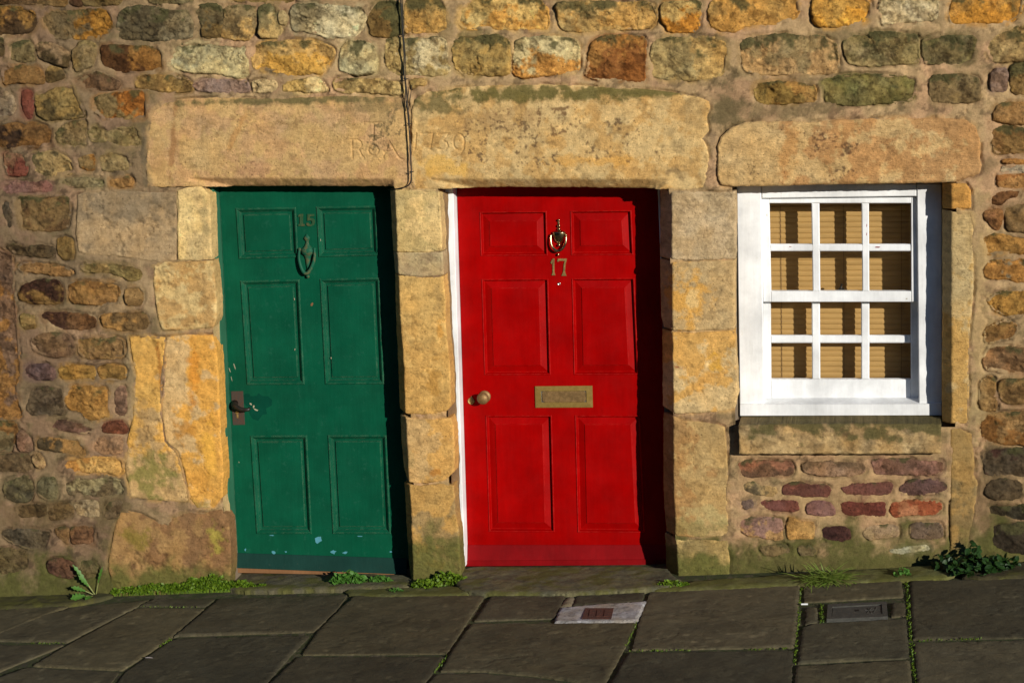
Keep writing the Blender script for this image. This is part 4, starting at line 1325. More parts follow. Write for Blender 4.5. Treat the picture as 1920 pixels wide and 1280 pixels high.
# weatherboards at the foot of each leaf
def weatherboard(parent, q, mat, YD):
    p = [W(a, c, YD - 0.001) for a, c in q]
    o = 0.022
    v = [(p[0][0], YD - o, p[0][2]), (p[1][0], YD - o, p[1][2]), (p[2][0], YD - 0.004, p[2][2]), (p[3][0], YD - 0.004, p[3][2])]
    v += [(a[0], YD + 0.05, a[2]) for a in p]
    m = MB(); m.hexa(v)
    return m.build('weatherboard', mat, parent)


weatherboard(gd, [(446, 1062), (764, 1074), (763, 1046), (445, 1036)], 'dark_green_paint', YD)
weatherboard(rd, [(877.5, 1050), (1252, 1048), (1250.5, 1021), (876.6, 1021)], 'worn_red_paint', YR)
m = MB(); quadbox(m, [(440, 1073), (770, 1079), (769, 1067), (440, 1060)], YD - 0.012, YD + 0.08); m.build('door_threshold', 'bare_wood', HOUSE15)
m = MB(); quadbox(m, [(868, 1061), (1262, 1058), (1262, 1048), (868, 1051)], YR - 0.026, YR + 0.08); m.build('door_threshold', 'worn_red_paint', HOUSE17)

# door frames (posts and head)
def frame(parent, left, right, yt, yb, ztop, mat, yfront, wl, YD):
    """left / right: photo x of the leaf's edges at rows yt, yb"""
    def post(xs, s, w_, y0):
        a, b_ = W(xs[0], yt, YD), W(xs[1], yb, YD)
        top = np.array([a[0], a[2] + 0.13]); bot = np.array([b_[0], b_[2]])
        x0t, x1t, x0b, x1b = top[0], top[0] + s * w_, bot[0], bot[0] + s * w_
        m = MB()
        q = [(min(x0b, x1b), bot[1]), (max(x0b, x1b), bot[1]), (max(x0t, x1t), top[1]), (min(x0t, x1t), top[1])]
        return m.bevbox(*q, y0, YD + 0.09, 0.003)
    fr = post(left, -1, wl, yfront).build('door_frame', mat, parent)
    post(right, 1, 0.08, YD - 0.004).build('post', mat, fr)
    a, b_ = W(left[0], yt, YD), W(right[0], yt, YD)
    m = MB(); m.box(a[0] + 0.002, b_[0] - 0.002, YD - 0.004, YD + 0.09, ztop, ztop + 0.08); m.build('head', mat, fr)
    return fr


frame(HOUSE15, (412.5, 446.5), (741, 768), 390, 1064, max(p[1] for p in GG[0]) - 0.003, 'green_frame_paint', 0.075, 0.045, YD)
frame(HOUSE17, (857.5, 877.5), (1234, 1260), 397, 1054, max(p[1] for p in RG[0]) - 0.003, 'white_paint', 0.150, 0.050, YR)

def fillet(parent, pts, w0, w1, ya, yb, col, seed):
    P = np.array(pts, float)
    ys = np.arange(P[0, 1], P[-1, 1], 5.0)
    xs = np.interp(ys, P[:, 1], P[:, 0])
    V = []; C = []; F = []
    K = 5
    for i, (x, y) in enumerate(zip(xs, ys)):
        for k in range(K):
            t_ = k / (K - 1)
            nz = fbm(np.array([y * 0.05]), np.array([k * 0.8]), seed, 3)[0] - 0.5
            yy = ya + (yb - ya) * t_ ** 0.8 + nz * 0.008
            V.append(W(x - 5 + (w0 + (w1 - w0) * (y - ys[0]) / (ys[-1] - ys[0]) + 5) * t_ + nz * (3 if k == K - 1 else 0), y, yy))
            C.append(alb(col) * (0.8 + 0.5 * (nz + 0.3)))
    for i in range(len(ys) - 1):
        for k in range(K - 1):
            a_ = i * K + k
            F.append([a_, a_ + K, a_ + K + 1, a_ + 1])
    o = add('mortar_fillet', V, F, 'mortar', parent, np.mean(V, 0), True, np.array(C))
    fix_normals(o.data)


fillet(HOUSE15, [(391, 362), (396, 490), (404, 600), (408, 700), (410, 800), (416, 900), (429, 985), (431, 1080)], 8, 7, 0.012, 0.078, (176, 148, 102), 71)
fillet(HOUSE17, [(825, 360), (828, 470), (831, 520), (836, 620), (843, 700), (845, 780), (851, 860), (852, 930), (860, 1040), (862, 1075)], 15, 9, 0.015, 0.145, (130, 102, 70), 73)

# knocker, number and furniture -------------------------------------------------
def P3(px, py, y=None):
    return W(px, py, YD if y is None else y)


PX = 0.00247      # metres in one photo pixel near the doors


def extrude_digits(name, polys, ox, oy, sc, parent, mat, th=0.006, y=YD):
    for poly in polys:
        m = MB()
        pts = [P3(ox + a / sc, oy + b / sc, y) for a, b in poly]
        m.prism([(p[0], p[2]) for p in pts][::-1], y - th, y + 0.0005)
        o = m.build(name, mat, parent)


extrude_digits('house_number', [[(315, 192), (345, 168), (388, 168), (388, 315), (412, 325), (412, 350), (318, 350), (318, 325), (340, 315), (340, 207), (320, 214)],
                                [(455, 170), (555, 170), (555, 202), (490, 202), (488, 232), (530, 230), (560, 253), (568, 293), (550, 335), (510, 352), (460, 348), (436, 325), (444, 300), (468, 300), (482, 322), (508, 326), (528, 300), (520, 270), (495, 263), (470, 268), (455, 274)]],
               520, 380, 8.0, gd, 'number_paint', 0.006)
extrude_digits('house_number', [[(395, 768), (425, 712), (450, 712), (450, 900), (462, 948), (412, 948), (426, 905), (424, 770), (410, 788)],
                                [(490, 754), (498, 712), (625, 712), (622, 740), (606, 800), (600, 900), (620, 955), (550, 955), (572, 905), (582, 800), (595, 744), (520, 742), (514, 754)]],
               980, 390, 7.53, rd, 'old_brass', 0.005, YR)


def urn_knocker(parent, cx, prof, loop, tops, mat, flat=0.55, loop_r=0.006, name='knocker', arch=0.012):
    """an urn-shaped plate (photo half-widths by row), a hinged loop round it and small turned balls"""
    m = MB()
    c = P3(cx, prof[0][1])
    pr = []
    for hw, py in prof:
        p = P3(cx, py)
        pr.append((max(hw * PX, 0.0006), p[2] - c[2]))
    m.lathe(pr, (c[0], YD - 0.004, c[2]), 'z', 18, flat)
    pts = []
    for (a, b, out) in loop:
        p = P3(a, b)
        pts.append((p[0], YD - 0.012 - out, p[2]))
    # smooth the loop
    q = [np.array(p) for p in pts]
    for _ in range(2):
        n_ = [q[0]]
        for a, b in zip(q[:-1], q[1:]):
            n_ += [0.75 * a + 0.25 * b, 0.25 * a + 0.75 * b]
        n_.append(q[-1]); q = n_
    k = len(q)
    m.tube(q, [loop_r * (0.75 + 0.5 * math.sin(math.pi * i / (k - 1))) for i in range(k)], 10)
    for (a, b, r) in tops:
        p = P3(a, b)
        R = r * PX
        m.lathe([(R * math.sin(w), -R * math.cos(w)) for w in np.linspace(0.05, math.pi - 0.05, 9)], (p[0], YD - 0.012, p[2]), 'z', 12)
    return m.build(name, mat, parent, smooth=True)


urn_knocker(gd, 575.5, [(0.4, 438), (3, 441), (6.5, 446), (5.5, 449), (3.2, 451), (3.2, 455), (5, 459), (8, 463), (12.5, 466), (13.5, 469), (12.5, 475), (9.5, 477), (7, 480), (5.0, 486), (4.4, 496), (3.2, 505), (1, 506)],
            [(563, 468, 0.002), (562, 480, 0.008), (565, 494, 0.012), (570, 507, 0.014), (577, 512.5, 0.016), (584, 506, 0.014), (590, 492, 0.012), (592.5, 479, 0.008), (591, 467, 0.002)],
            [(578.5, 517.5, 3.6), (563, 467, 3.4), (591, 466.5, 3.4)], 'brown_paint', 0.6, 0.0072)
YG, YD = YD, YR
urn_knocker(rd, 1047.5, [(0.6, 410.5), (2.0, 412), (2.2, 413.5), (1.2, 416), (2.4, 418), (1.3, 420), (3.2, 423), (3.0, 425), (1.6, 427), (3.0, 429), (4, 431), (8, 433), (13, 434.5), (13.5, 436), (12.5, 443), (11, 445), (9.5, 450), (6, 454), (2.6, 456), (3.2, 458), (2, 460), (1, 461)],
            [(1034, 440, 0.004), (1033.5, 448, 0.008), (1035, 458, 0.012), (1040, 466, 0.014), (1048, 470, 0.016), (1056, 466, 0.014), (1061.5, 457, 0.012), (1063, 447, 0.008), (1062, 440, 0.004)],
            [(1048, 476.5, 2.8), (1034, 440.5, 2.6), (1062, 440, 2.6), (1048.5, 412, 2.3), (1048.8, 422.5, 2.8), (1049, 429, 2.6), (1049, 459, 2.8)], 'polished_brass', 0.6, 0.0048)
p = P3(1048.5, 532)
m = MB(); m.lathe([(0.0075, 0), (0.0075, 0.003), (0.0055, 0.004), (0.0045, 0.002)], (p[0], YD, p[2]), 'y', 16); m.build('spyhole', 'bright_steel', rd, True)
p = P3(909, 743)
m = MB(); m.lathe([(0.030, 0), (0.030, 0.004), (0.026, 0.008), (0.013, 0.012), (0.011, 0.028), (0.018, 0.034), (0.027, 0.042), (0.0295, 0.052), (0.027, 0.062), (0.018, 0.069), (0.004, 0.072)], (p[0], YD, p[2]), 'y', 28)
m.build('door_knob', 'dull_brass', rd, True)
p = P3(883.5, 751.5)
m = MB(); m.lathe([(0.0165, 0), (0.0165, 0.004), (0.013, 0.006), (0.011, 0.005), (0.0085, 0.008), (0.002, 0.008)], (p[0], YD, p[2]), 'y', 22)
q = P3(884, 744.5)
m.prism([(q[0] - 0.006, q[2] - 0.006), (q[0] + 0.006, q[2] - 0.006), (q[0] + 0.002, q[2] + 0.006), (q[0] - 0.002, q[2] + 0.006)], YD - 0.004, YD)
m.build('keyhole_cover', 'old_brass', rd, False)
# letterbox: frame with a raised border and a sprung flap behind it
o4 = [W(a, b, YD - 0.006) for a, b in ((1004, 764), (1111.5, 763.5), (1110.5, 723), (1003, 724))]
i4 = [W(a, b, YD - 0.006) for a, b in ((1015, 754), (1100, 753.5), (1099.5, 732.5), (1014, 733))]
v = [(a[0], YD + 0.0005, a[2]) for a in o4] + [(a[0], YD - 0.006, a[2]) for a in o4] + [(a[0], YD - 0.0075, a[2]) for a in i4] + [(a[0], YD - 0.001, a[2]) for a in i4]
f = []
for i in range(4):
    j = (i + 1) % 4
    f += [[i, j, 4 + j, 4 + i], [4 + i, 4 + j, 8 + j, 8 + i], [8 + i, 8 + j, 12 + j, 12 + i]]
add('letter_plate', v, f, 'plate_brass', rd, np.array(v).mean(0))
m = MB(); quadbox(m, [(1015, 754), (1100, 753.5), (1099.5, 732.5), (1014, 733)], YD - 0.0012, YD + 0.001); m.build('letter_slot', 'bright_steel', rd)
fl = [(1016.5, 735.5), (1019, 734), (1040, 733), (1075, 733), (1095, 733.5), (1098, 735.5), (1098.5, 750), (1095, 753), (1058, 753.5), (1022, 753.5), (1017.5, 751)]
m = MB(); pp = [W(a, b, YD - 0.004) for a, b in fl]; m.prism([(a[0], a[2]) for a in pp][::-1], YD - 0.0045, YD - 0.0008); m.build('letter_flap', 'dull_brass', rd)

YD = YG
# lever handle on the green door
m = MB(); quadbox(m, [(436.5, 796.5), (459, 796), (455.5, 733), (433, 733.5)], YD - 0.003, YD + 0.0005, 0.001); m.build('handle_plate', 'rusty_plate', gd)
hp = [(441, 755, 0.0), (441.5, 757, 0.022), (443, 758, 0.034), (449, 760, 0.042), (457, 763.5, 0.044), (465, 764.5, 0.044), (471, 764, 0.042), (473.5, 761.5, 0.036)]
q = []
for a, b, c_ in hp:
    p = P3(a, b); q.append((p[0], YD - 0.002 - c_, p[2]))
m = MB(); m.tube(q, [0.017, 0.016, 0.0145, 0.0125, 0.0105, 0.0095, 0.009, 0.006], 12)
m.build('lever_handle', 'black_iron', gd, True)
m = MB(); p = P3(445, 773); m.lathe([(0.0085, 0), (0.0085, 0.0035), (0.004, 0.004)], (p[0], YD - 0.002, p[2]), 'y', 14)
p2 = P3(446, 780); m.box(p2[0] - 0.0048, p2[0] + 0.0048, YD - 0.0055, YD - 0.001, p2[2] - 0.008, p2[2] + 0.010)
m.build('lock_cylinder', 'old_brass', gd)
# bare patches where the green has flaked off
def flake(parent, px, py, rx, ry, mat, seed, y=YG, n=9, rot=0.0):
    r = random.Random(seed)
    pts = []
    for k in range(n):
        a = 2 * math.pi * k / n
        s = r.uniform(0.45, 1.1)
        dx, dy = rx * s * math.cos(a), ry * s * math.sin(a)
        p = P3(px + dx * math.cos(rot) - dy * math.sin(rot), py + dx * math.sin(rot) + dy * math.cos(rot), y)
        pts.append((p[0], p[2]))
    m = MB(); m.prism(pts[::-1], y - 0.0007, y + 0.0004)
    m.build('paint_flake', mat, parent)


for i, (a, b, rx, ry, rt) in enumerate([(597, 1012, 9, 6.5, -.4), (513, 1035, 5, 4, .2), (625, 1034, 6, 4.5, -.2), (647, 1035, 7, 3, -.3), (536, 1034, 2.5, 1.5, 0), (460, 1030, 2, 3, 0), (484, 998, 3, 1, 0), (510, 1003, 6, 1, 0), (674, 1004.5, 6, 1, .05), (733, 1034, 3, 1.6, 0)]):
    flake(gd, a, b, rx, ry, 'blue_undercoat', 60 + i, rot=rt)
for i, (a, b, rx, ry, rt) in enumerate([(585, 571, 3.0, 4.2, .2), (440, 1037 - 350, 1.0, 7, -.35), (431, 694, 1.0, 6, -.28), (426, 715, .8, 7, 0), (434, 709, .9, 6, -.25), (470, 757, 4, 1.8, .3), (480, 768, 6, 1.8, .35), (476, 762, 2, 3, 0), (552, 561, 1.0, 3, 0), (601, 450, 1, 3, 0), (448, 866, .9, 1.6, 0), (621, 671, 1, 2, 0), (553, 655, 1, 2, 0)]):
    flake(gd, a, b, rx, ry, 'bare_wood' if i == 0 else 'pale_wood', 160 + i, rot=rt)

flake(gd, 487, 760, 26, 27, 'fresh_green_paint', 977, YD + 0.0002, 15)
flake(gd, 467, 749, 15, 15, 'fresh_green_paint', 978, YD + 0.0001, 12)

# ------------------------------------------------------------------ window
YF = 0.13                       # face of the box frame
wf = MB()
quadbox(wf, [(1387, 779), (1433, 779), (1427, 345), (1381, 345)], YF, YF + 0.12, 0.004)
window = wf.build('sash_window', 'white_paint', HOUSE17)
window['label'] = 'white painted twelve-pane sliding sash window'
for nm, q in (('casing', [(1723, 779), (1767, 779), (1766, 345), (1719, 345)]), ('casing', [(1428.2, 372), (1718.3, 368), (1718, 345), (1427.9, 345)])):
    m = MB(); quadbox(m, q, YF + (0.0 if q[0][1] > 700 else 0.003), YF + 0.12, 0.004); m.build(nm, 'white_paint', window)
m = MB()
p = [W(a, b, YF - 0.012) for a, b in ((1388, 779), (1765, 778), (1765, 757), (1388, 758))]
m.hexa([(p[0][0], YF - 0.012, p[0][2]), (p[1][0], YF - 0.012, p[1][2]), (p[2][0], YF - 0.012, p[2][2]), (p[3][0], YF - 0.012, p[3][2]),
        (p[0][0], YF + 0.13, p[0][2]), (p[1][0], YF + 0.13, p[1][2]), (p[2][0], YF + 0.13, p[2][2] + 0.024), (p[3][0], YF + 0.13, p[3][2] + 0.024)])
m.build('frame_sill', 'white_paint', window)


def sash(y0, cols, ys, dt):
    """cols: x of outer left, pane edges..., outer right at rows ys[0], ys[-1]; ys: outer top, pane edges, outer bottom"""
    def X(c, y):
        return c[0] + (c[1] - c[0]) * (y - ys[0]) / (ys[-1] - ys[0])

    def q(ca, cb, ya, yb):
        return [(X(ca, yb), yb), (X(cb, yb), yb), (X(cb, ya), ya), (X(ca, ya), ya)]
    for nm, ca, cb, ya, yb in (('stile', cols[0], cols[1], ys[0], ys[-1]), ('stile', cols[-2], cols[-1], ys[0], ys[-1])):
        m = MB(); quadbox(m, q(ca, cb, ya, yb), y0, y0 + dt, 0.003); m.build(nm, 'white_paint', window)
    for ya, yb in ((ys[0], ys[1]), (ys[-2], ys[-1])):
        m = MB(); quadbox(m, q(cols[1], cols[-2], ya, yb), y0 + 0.0008, y0 + dt, 0.003); m.build('rail', 'white_paint', window)
    bars = [(cols[2], cols[3]), (cols[4], cols[5])]
    for ca, cb in bars:
        m = MB(); quadbox(m, q(ca, cb, ys[1], ys[-2]), y0 + 0.004, y0 + dt - 0.006, 0.0045); m.build('glazing_bar', 'white_paint', window)
    m = MB(); quadbox(m, q(cols[1], cols[-2], ys[2], ys[3]), y0 + 0.0052, y0 + dt - 0.007, 0.0045); m.build('glazing_bar', 'white_paint', window)
    for ca, cb in ((cols[1], cols[2]), (cols[3], cols[4]), (cols[5], cols[6])):
        for ya, yb in ((ys[1], ys[2]), (ys[3], ys[4])):
            pq = [W(a, b, y0 + 0.02) for a, b in q(ca, cb, ya - 2, yb + 2)]
            m = MB(); m.hexa([(a[0], y0 + 0.020, a[2]) for a in pq] + [(a[0], y0 + 0.023, a[2]) for a in pq]); m.build('pane', 'window_glass', window)
            # rough putty line round the glass, lower edge
            for k in range(1):
                pass


sash(YF + 0.026, [(1426, 1431), (1442, 1446), (1521, 1524), (1536, 1538), (1615, 1617), (1629, 1630), (1708, 1708.5), (1721, 1722)], [370, 381, 458, 471, 546, 566], 0.040)
sash(YF + 0.070, [(1430, 1433), (1444.5, 1446), (1521.5, 1523), (1537, 1538), (1614.5, 1615), (1630, 1630), (1707.5, 1708), (1722, 1724)], [552, 562, 629, 643, 711, 747], 0.040)
m = MB(); p = W(1577, 542, YF + 0.066)
m.box(p[0] - 0.012, p[0] + 0.014, YF + 0.066, YF + 0.085, p[2] - 0.004, p[2] + 0.004)
m.tube([(p[0] - 0.002, YF + 0.075, p[2]), (p[0], YF + 0.075, p[2] + 0.012), (p[0] + 0.004, YF + 0.075, p[2] + 0.024)], [0.006, 0.005, 0.007], 8)
m.build('sash_catch', 'black_iron', window)
for i, (a, b, rx, ry) in enumerate([(1646, 463.5, 7, 1.2), (1482, 462.5, 3, .6), (1625, 423, .8, 4), (1625, 439, .8, 3), (1700, 560, 2.4, 1.6), (1438, 403, .7, 3)]):
    flake(window, a, b, rx, ry, 'worn_red_paint' if i < 4 else 'pale_wood', 400 + i, YF + 0.0265 + (0.004 if i < 4 else 0))

# venetian blind hanging inside
YBL = YF + 0.185
b0 = W(1575, 720, YBL)
blind = thing('venetian_blind', (b0[0], YBL, b0[2]), 'tan slatted venetian blind hanging inside the white window', 'blind')
xl, xr = W(1410, 560, YBL)[0], W(1745, 560, YBL)[0]
zt, zb_ = W(1575, 384, YBL)[2], W(1575, 735, YBL)[2]
ns = 35
sp_ = (zt - zb_) / ns
for i in range(ns):
    z = zt - i * sp_
    dz = random.uniform(-0.0006, 0.0006)
    v = []
    for x in (xl, xr):
        for k, (yy, zz) in enumerate(((0.004, 0.0), (-0.002, -0.008), (-0.004, -0.016), (-0.003, -0.0245), (0.000, -0.0285), (0.002, -0.0285), (-0.001, -0.0245), (-0.002, -0.016), (0.000, -0.008), (0.006, 0.0))):
            v.append((x, YBL + yy, z + zz * sp_ / 0.0245 + dz))
    f = [[k, (k + 1) % 10, 10 + (k + 1) % 10, 10 + k] for k in range(10)]
    add('slat', v, f, 'blind_slat', blind, np.array(v).mean(0))
for xp in (1465, 1582, 1690):
    x = W(xp, 560, YBL)[0]
    m = MB(); m.tube([(x, YBL - 0.0065, zt), (x + 0.001, YBL - 0.0065, (zt + zb_) / 2), (x, YBL - 0.0065, zb_)], 0.0011, 6); m.build('cord', 'blind_cord', blind)
m = MB(); m.box(xl, xr, YBL - 0.015, YBL + 0.02, zt + 0.002, zt + 0.03); m.build('head_rail', 'blind_slat', blind)
# ------------------------------------------------------------------ ground
def sheet(name, x0, x1, y0, y1, lift, mat, nx=1, ny=1):
    v = []; f = []
    for j in range(ny + 1):
        for i in range(nx + 1):
            x = x0 + (x1 - x0) * i / nx; y = y0 + (y1 - y0) * j / ny
            v.append((x, y, gz(x, y) + lift))
    for j in range(ny):
        for i in range(nx):
            a = j * (nx + 1) + i
            f.append([a, a + 1, a + nx + 2, a + nx + 1])
    o = add(name, v, f, mat, None, np.array(v).mean(0))
    o['kind'] = 'structure'
    return o


KERB_Y = -2.15
pavement = sheet('pavement', X0 - 3, X1 + 3, KERB_Y, 0.30, -0.009, 'joint_dirt')
road = sheet('road', -400, 400, -420, KERB_Y - 0.12, -0.13, 'asphalt')
sheet('ground', -400, 400, KERB_Y - 0.3, 420, -0.16, 'asphalt')

FLAGS = """
-120,1146 0,1141 126,1136 0,1187 -120,1240
134,1139 278,1124 125,1202 -5,1199 -95,1199
-100,1210 118,1208 0,1256 -120,1310
288,1122 402,1122 384,1135 264,1134
257,1139 381,1141 318,1196 229,1254 62,1246 131,1206
52,1251 221,1259 190,1300 -60,1305 0,1268
411,1122 650,1114 630,1142 587,1182 335,1190 327,1192
321,1200 335,1196 579,1191 545,1226 500,1277 478,1305 202,1305 238,1258
664,1117 907,1117 870,1172 836,1223 568,1225 595,1185 639,1140
559,1231 831,1231 788,1287 774,1305 489,1305 506,1280
921,1117 1060,1115 1038,1157 891,1162
1083,1115 1207,1110 1202,1126 1076,1134
885,1169 1040,1168 1192,1167 1170,1212 1132,1283 1090,1277 1000,1264 900,1256 828,1256 846,1222
819,1263 900,1262 1000,1270 1078,1283 1086,1305 783,1305
1221,1107 1498,1096 1493,1176 1487,1211 1186,1216 1201,1162
1178,1223 1485,1219 1481,1305 1127,1305 1145,1281
1508,1098 1689,1089 1692,1117 1509,1127
1512,1139 1531,1138 1532,1164 1511,1169
1673,1130 1695,1129 1697,1152 1673,1154
1506,1176 1526,1169 1697,1159 1703,1231 1497,1241
1495,1248 1704,1238 1711,1305 1488,1305
1706,1089 1800,1087 2060,1078 2060,1189 1925,1193 1713,1197
1716,1204 2060,1197 2060,1305 1723,1305
"""
FLAG_COL = [(72, 64, 47), (68, 61, 46), (74, 66, 50), (66, 60, 46)]


def flag_paint(seed):
    def f(pts, c):
        m = sstep(0.5, 0.72, fbm(pts[:, 0] * 5, pts[:, 1] * 5, seed, 5, 0.6))
        c = c * (1 - 0.22 * m)[:, None]
        w = sstep(0.62, 0.75, fbm(pts[:, 0] * 9, pts[:, 1] * 14, seed + 7, 5, 0.65))
        c = c * (1 + 0.14 * w)[:, None]
        gum = sstep(0.90, 0.94, vnoise(pts[:, 0] * 21, pts[:, 1] * 21, seed + 13)) * 0.5
        c = c * (1 + gum)[:, None]
        near = sstep(-0.30, -0.10, pts[:, 1]) * sstep(0.4, 0.62, fbm(pts[:, 0] * 11, pts[:, 1] * 11, seed + 9, 4)) * 0.5
        return c * (1 - near[:, None]) + alb((62, 62, 36))[None] * 0.8 * near[:, None]
    return f


FLIGHT = np.array([0.50, 0.62, 0.78])       # paving takes the sun at a low slant
for i, line in enumerate(FLAGS.strip().splitlines()):
    base = np.array(FLAG_COL[i % 4]) * random.uniform(0.88, 1.04)
    base = [q * f_ for q, f_ in zip(base, (1.20, 1.22, 1.20))]
    stone('flagstone', gpoly(parse(line)), base, pavement, 'flagstone', plane='ground', step=0.011, round_w=0.005, height=0.002, rough=0.0028, sink=0.0015, grow=0.003, crack=0.4, soot=0.14,
          soft=0, wob=0.004, depth=0.03, tilt=0.002, facet=0.15, mott=0.3, c2=[q * 0.93 for q in base], paint=flag_paint(700 + i))
# the rest of the pavement out to the kerb, nearer than the picture reaches, and beyond its sides
rng = np.random.RandomState(12)
yf = min(gpoly([(a, 1310) for a in (0,)])[0][1], gpoly([(1920, 1310)])[0][1]) - 0.04
yr = [yf, yf - 0.42, KERB_Y + 0.02]
for a, b in zip(yr[:-1], yr[1:]):
    x = X0 - 0.3
    while x < X1 + 0.3:
        ww = rng.uniform(0.55, 0.95)
        pl = [(x, b + 0.008), (x + ww - 0.016, b + 0.008), (x + ww - 0.016, a - 0.008), (x, a - 0.008)]
        stone('flagstone', pl, [q * 1.42 for q in FLAG_COL[rng.randint(4)]], pavement, 'flagstone', plane='ground', step=0.04, round_w=0.01, height=0.004, rough=0.003, sink=0.005, soft=0, wob=0.003, depth=0.03, tilt=0.002, facet=0.2)
        x += ww
x = X0 - 0.3
while x < X1 + 0.3:
    m = MB()
    l = 0.9
    z0, z1 = gz(x, KERB_Y), gz(x + l - 0.01, KERB_Y)
    m.hexa([(x, KERB_Y - 0.12, z0 - 0.2), (x + l - .01, KERB_Y - 0.12, z1 - 0.2), (x + l - .01, KERB_Y - 0.12, z1 + 0.002), (x, KERB_Y - 0.12, z0 + 0.002),
            (x, KERB_Y, z0 - 0.2), (x + l - .01, KERB_Y, z1 - 0.2), (x + l - .01, KERB_Y, z1 + 0.004), (x, KERB_Y, z0 + 0.004)])
    o = m.build('kerb_stone', 'asphalt', pavement)
    x += l

# worn doorsteps and the mossy fillet along the foot of the wall
def ground_piece(name, pxs, base, parent, lift, **kw):
    a = dict(mat='flagstone', plane='ground', step=0.012, round_w=0.03, height=0.003, rough=0.005, sink=0.006, soft=1, wob=0.006, depth=0.06, facet=0.3, tilt=0.001, mott=0.6)
    a.update(kw)
    return stone(name, gpoly(parse(pxs), lift), base, parent, off=lift, **a)[0]


def ground_moss(k, seed):
    def f(pts, c):
        m = sstep(0.45, 0.65, fbm(pts[:, 0] * 11, pts[:, 1] * 16, seed, 5, 0.6) + (k - 0.5) * 0.3) * 0.85
        return c * (1 - m[:, None]) + alb((74, 72, 32))[None] * 1.3 * m[:, None]
    return f


ground_piece('doorstep', '436,1066 560,1070 752,1076 772,1080 776,1098 700,1101 560,1103 480,1106 428,1104 420,1085', (92, 86, 64), HOUSE15, 0.016, paint=ground_moss(.35, 31))
ground_piece('doorstep', '862,1060 1000,1062 1245,1059 1266,1080 1290,1094 1215,1103 1080,1110 905,1112 862,1104 852,1085', (98, 92, 66), HOUSE17, 0.018, paint=ground_moss(.5, 33))
ground_piece('mortar_fillet', '1285,1089 1366,1082 1440,1078 1500,1072 1620,1066 1740,1058 1790,1060 1800,1078 1700,1086 1600,1090 1500,1095 1380,1100 1225,1106 1232,1100 1290,1096', (92, 88, 52), pavement, 0.010, paint=ground_moss(.75, 35), round_w=0.05)
ground_piece('mortar_fillet', '640,1103 700,1103 768,1100 800,1100 862,1096 900,1112 780,1117 660,1116', (90, 88, 52), pavement, 0.008, paint=ground_moss(.8, 37))
ground_piece('mortar_fillet', '-100,1118 60,1115 130,1112 200,1108 215,1116 130,1134 0,1140 -100,1146', (66, 62, 38), pavement, 0.008, paint=ground_moss(.6, 39))
ground_piece('mortar_fillet', '1800,1062 1900,1052 2050,1046 2050,1076 1920,1080 1806,1086', (66, 60, 40), pavement, 0.010, paint=ground_moss(.4, 41))
ground_piece('mortar_fillet', '1063,1116 1081,1115 1072,1136 1049,1139 1042,1146', (124, 112, 90), pavement, 0.000, step=0.02)


# covers let into the paving ---------------------------------------------------
def gquad(m, q, lo, hi, b=0.0):
    p = [G(a, c) for a, c in q]
    v = [(a[0], a[1], a[2] + hi) for a in p] + [(a[0], a[1], a[2] + lo) for a in p]
    return m.hexa(v)


c0 = G(1122, 1150)
cov = thing('stopcock_cover', tuple(c0), 'small rusty cover set in a pale concrete patch before the red door', 'cover')
pq = gpoly([(1051, 1139), (1130, 1132), (1213, 1127), (1204, 1146), (1195, 1164), (1120, 1166), (1039, 1167), (1044, 1150)])
o = stone('concrete_surround', pq, (150, 142, 134), cov, 'mortar', plane='ground', step=0.01, round_w=0.008, height=0.005, rough=0.003, sink=0.004, soft=0, wob=0.005, depth=0.03, facet=0.2, tilt=0.0,
          c2=(164, 156, 150))[0]
m = MB(); gquad(m, [(1091, 1162), (1146, 1162), (1151, 1142), (1098, 1142)], 0.0, 0.0075); m.build('lid', 'rust', cov)
m = MB()
for a in (1104, 1118, 1132):
    gquad(m, [(a, 1158), (a + 8, 1158), (a + 10, 1146), (a + 2, 1146)], 0.007, 0.0095)
m.build('lid_rib', 'rust', cov)
c0 = G(1607, 1146)
cov2 = thing('access_cover', tuple(c0), 'small rectangular iron access cover framed in the paving below the window', 'cover')
m = MB()
O4 = [(1550, 1163), (1665, 1158), (1662, 1130), (1552, 1135)]
I4 = [(1559, 1158), (1655, 1153), (1653, 1135), (1561, 1140)]
for i in range(4):
    j = (i + 1) % 4
    gquad(m, [O4[i], O4[j], I4[j], I4[i]], -0.01, 0.008)
m.build('cover_frame', 'cast_iron', cov2)
m = MB(); gquad(m, [(1560, 1157), (1654, 1152), (1652, 1136), (1562, 1141)], -0.012, 0.0045); m.build('lid', 'cast_iron', cov2)
m = MB(); gquad(m, [(1603, 1147.5), (1611, 1147), (1611, 1143.5), (1603, 1144)], 0.004, 0.0055); m.build('key_slot', 'keyhole_black', cov2)
m = MB()
for a, b, c_, d in ((1626, 1151, 1634, 1141), (1634, 1151, 1626, 1141), (1638, 1150, 1644, 1140), (1622, 1146, 1640, 1145)):
    p, q = G(a, b), G(c_, d)
    m.tube([(p[0], p[1], p[2] + 0.005), (q[0], q[1], q[2] + 0.005)], 0.002, 6)
m.build('cast_mark', 'cast_iron', cov2)

# ------------------------------------------------------------------ cable
def smooth_path(q, k=2):
    q = [np.array(p, float) for p in q]
    for _ in range(k):
        n_ = [q[0]]
        for a, b in zip(q[:-1], q[1:]):
            n_ += [0.75 * a + 0.25 * b, 0.25 * a + 0.75 * b]
        n_.append(q[-1]); q = n_
    return q


def wire(pxs, r, y):
    q = []
    for t_ in pxs:
        a, b = t_[0], t_[1]
        yy = t_[2] if len(t_) > 2 else y
        q.append(W(a, b, yy))
    return smooth_path(q), r


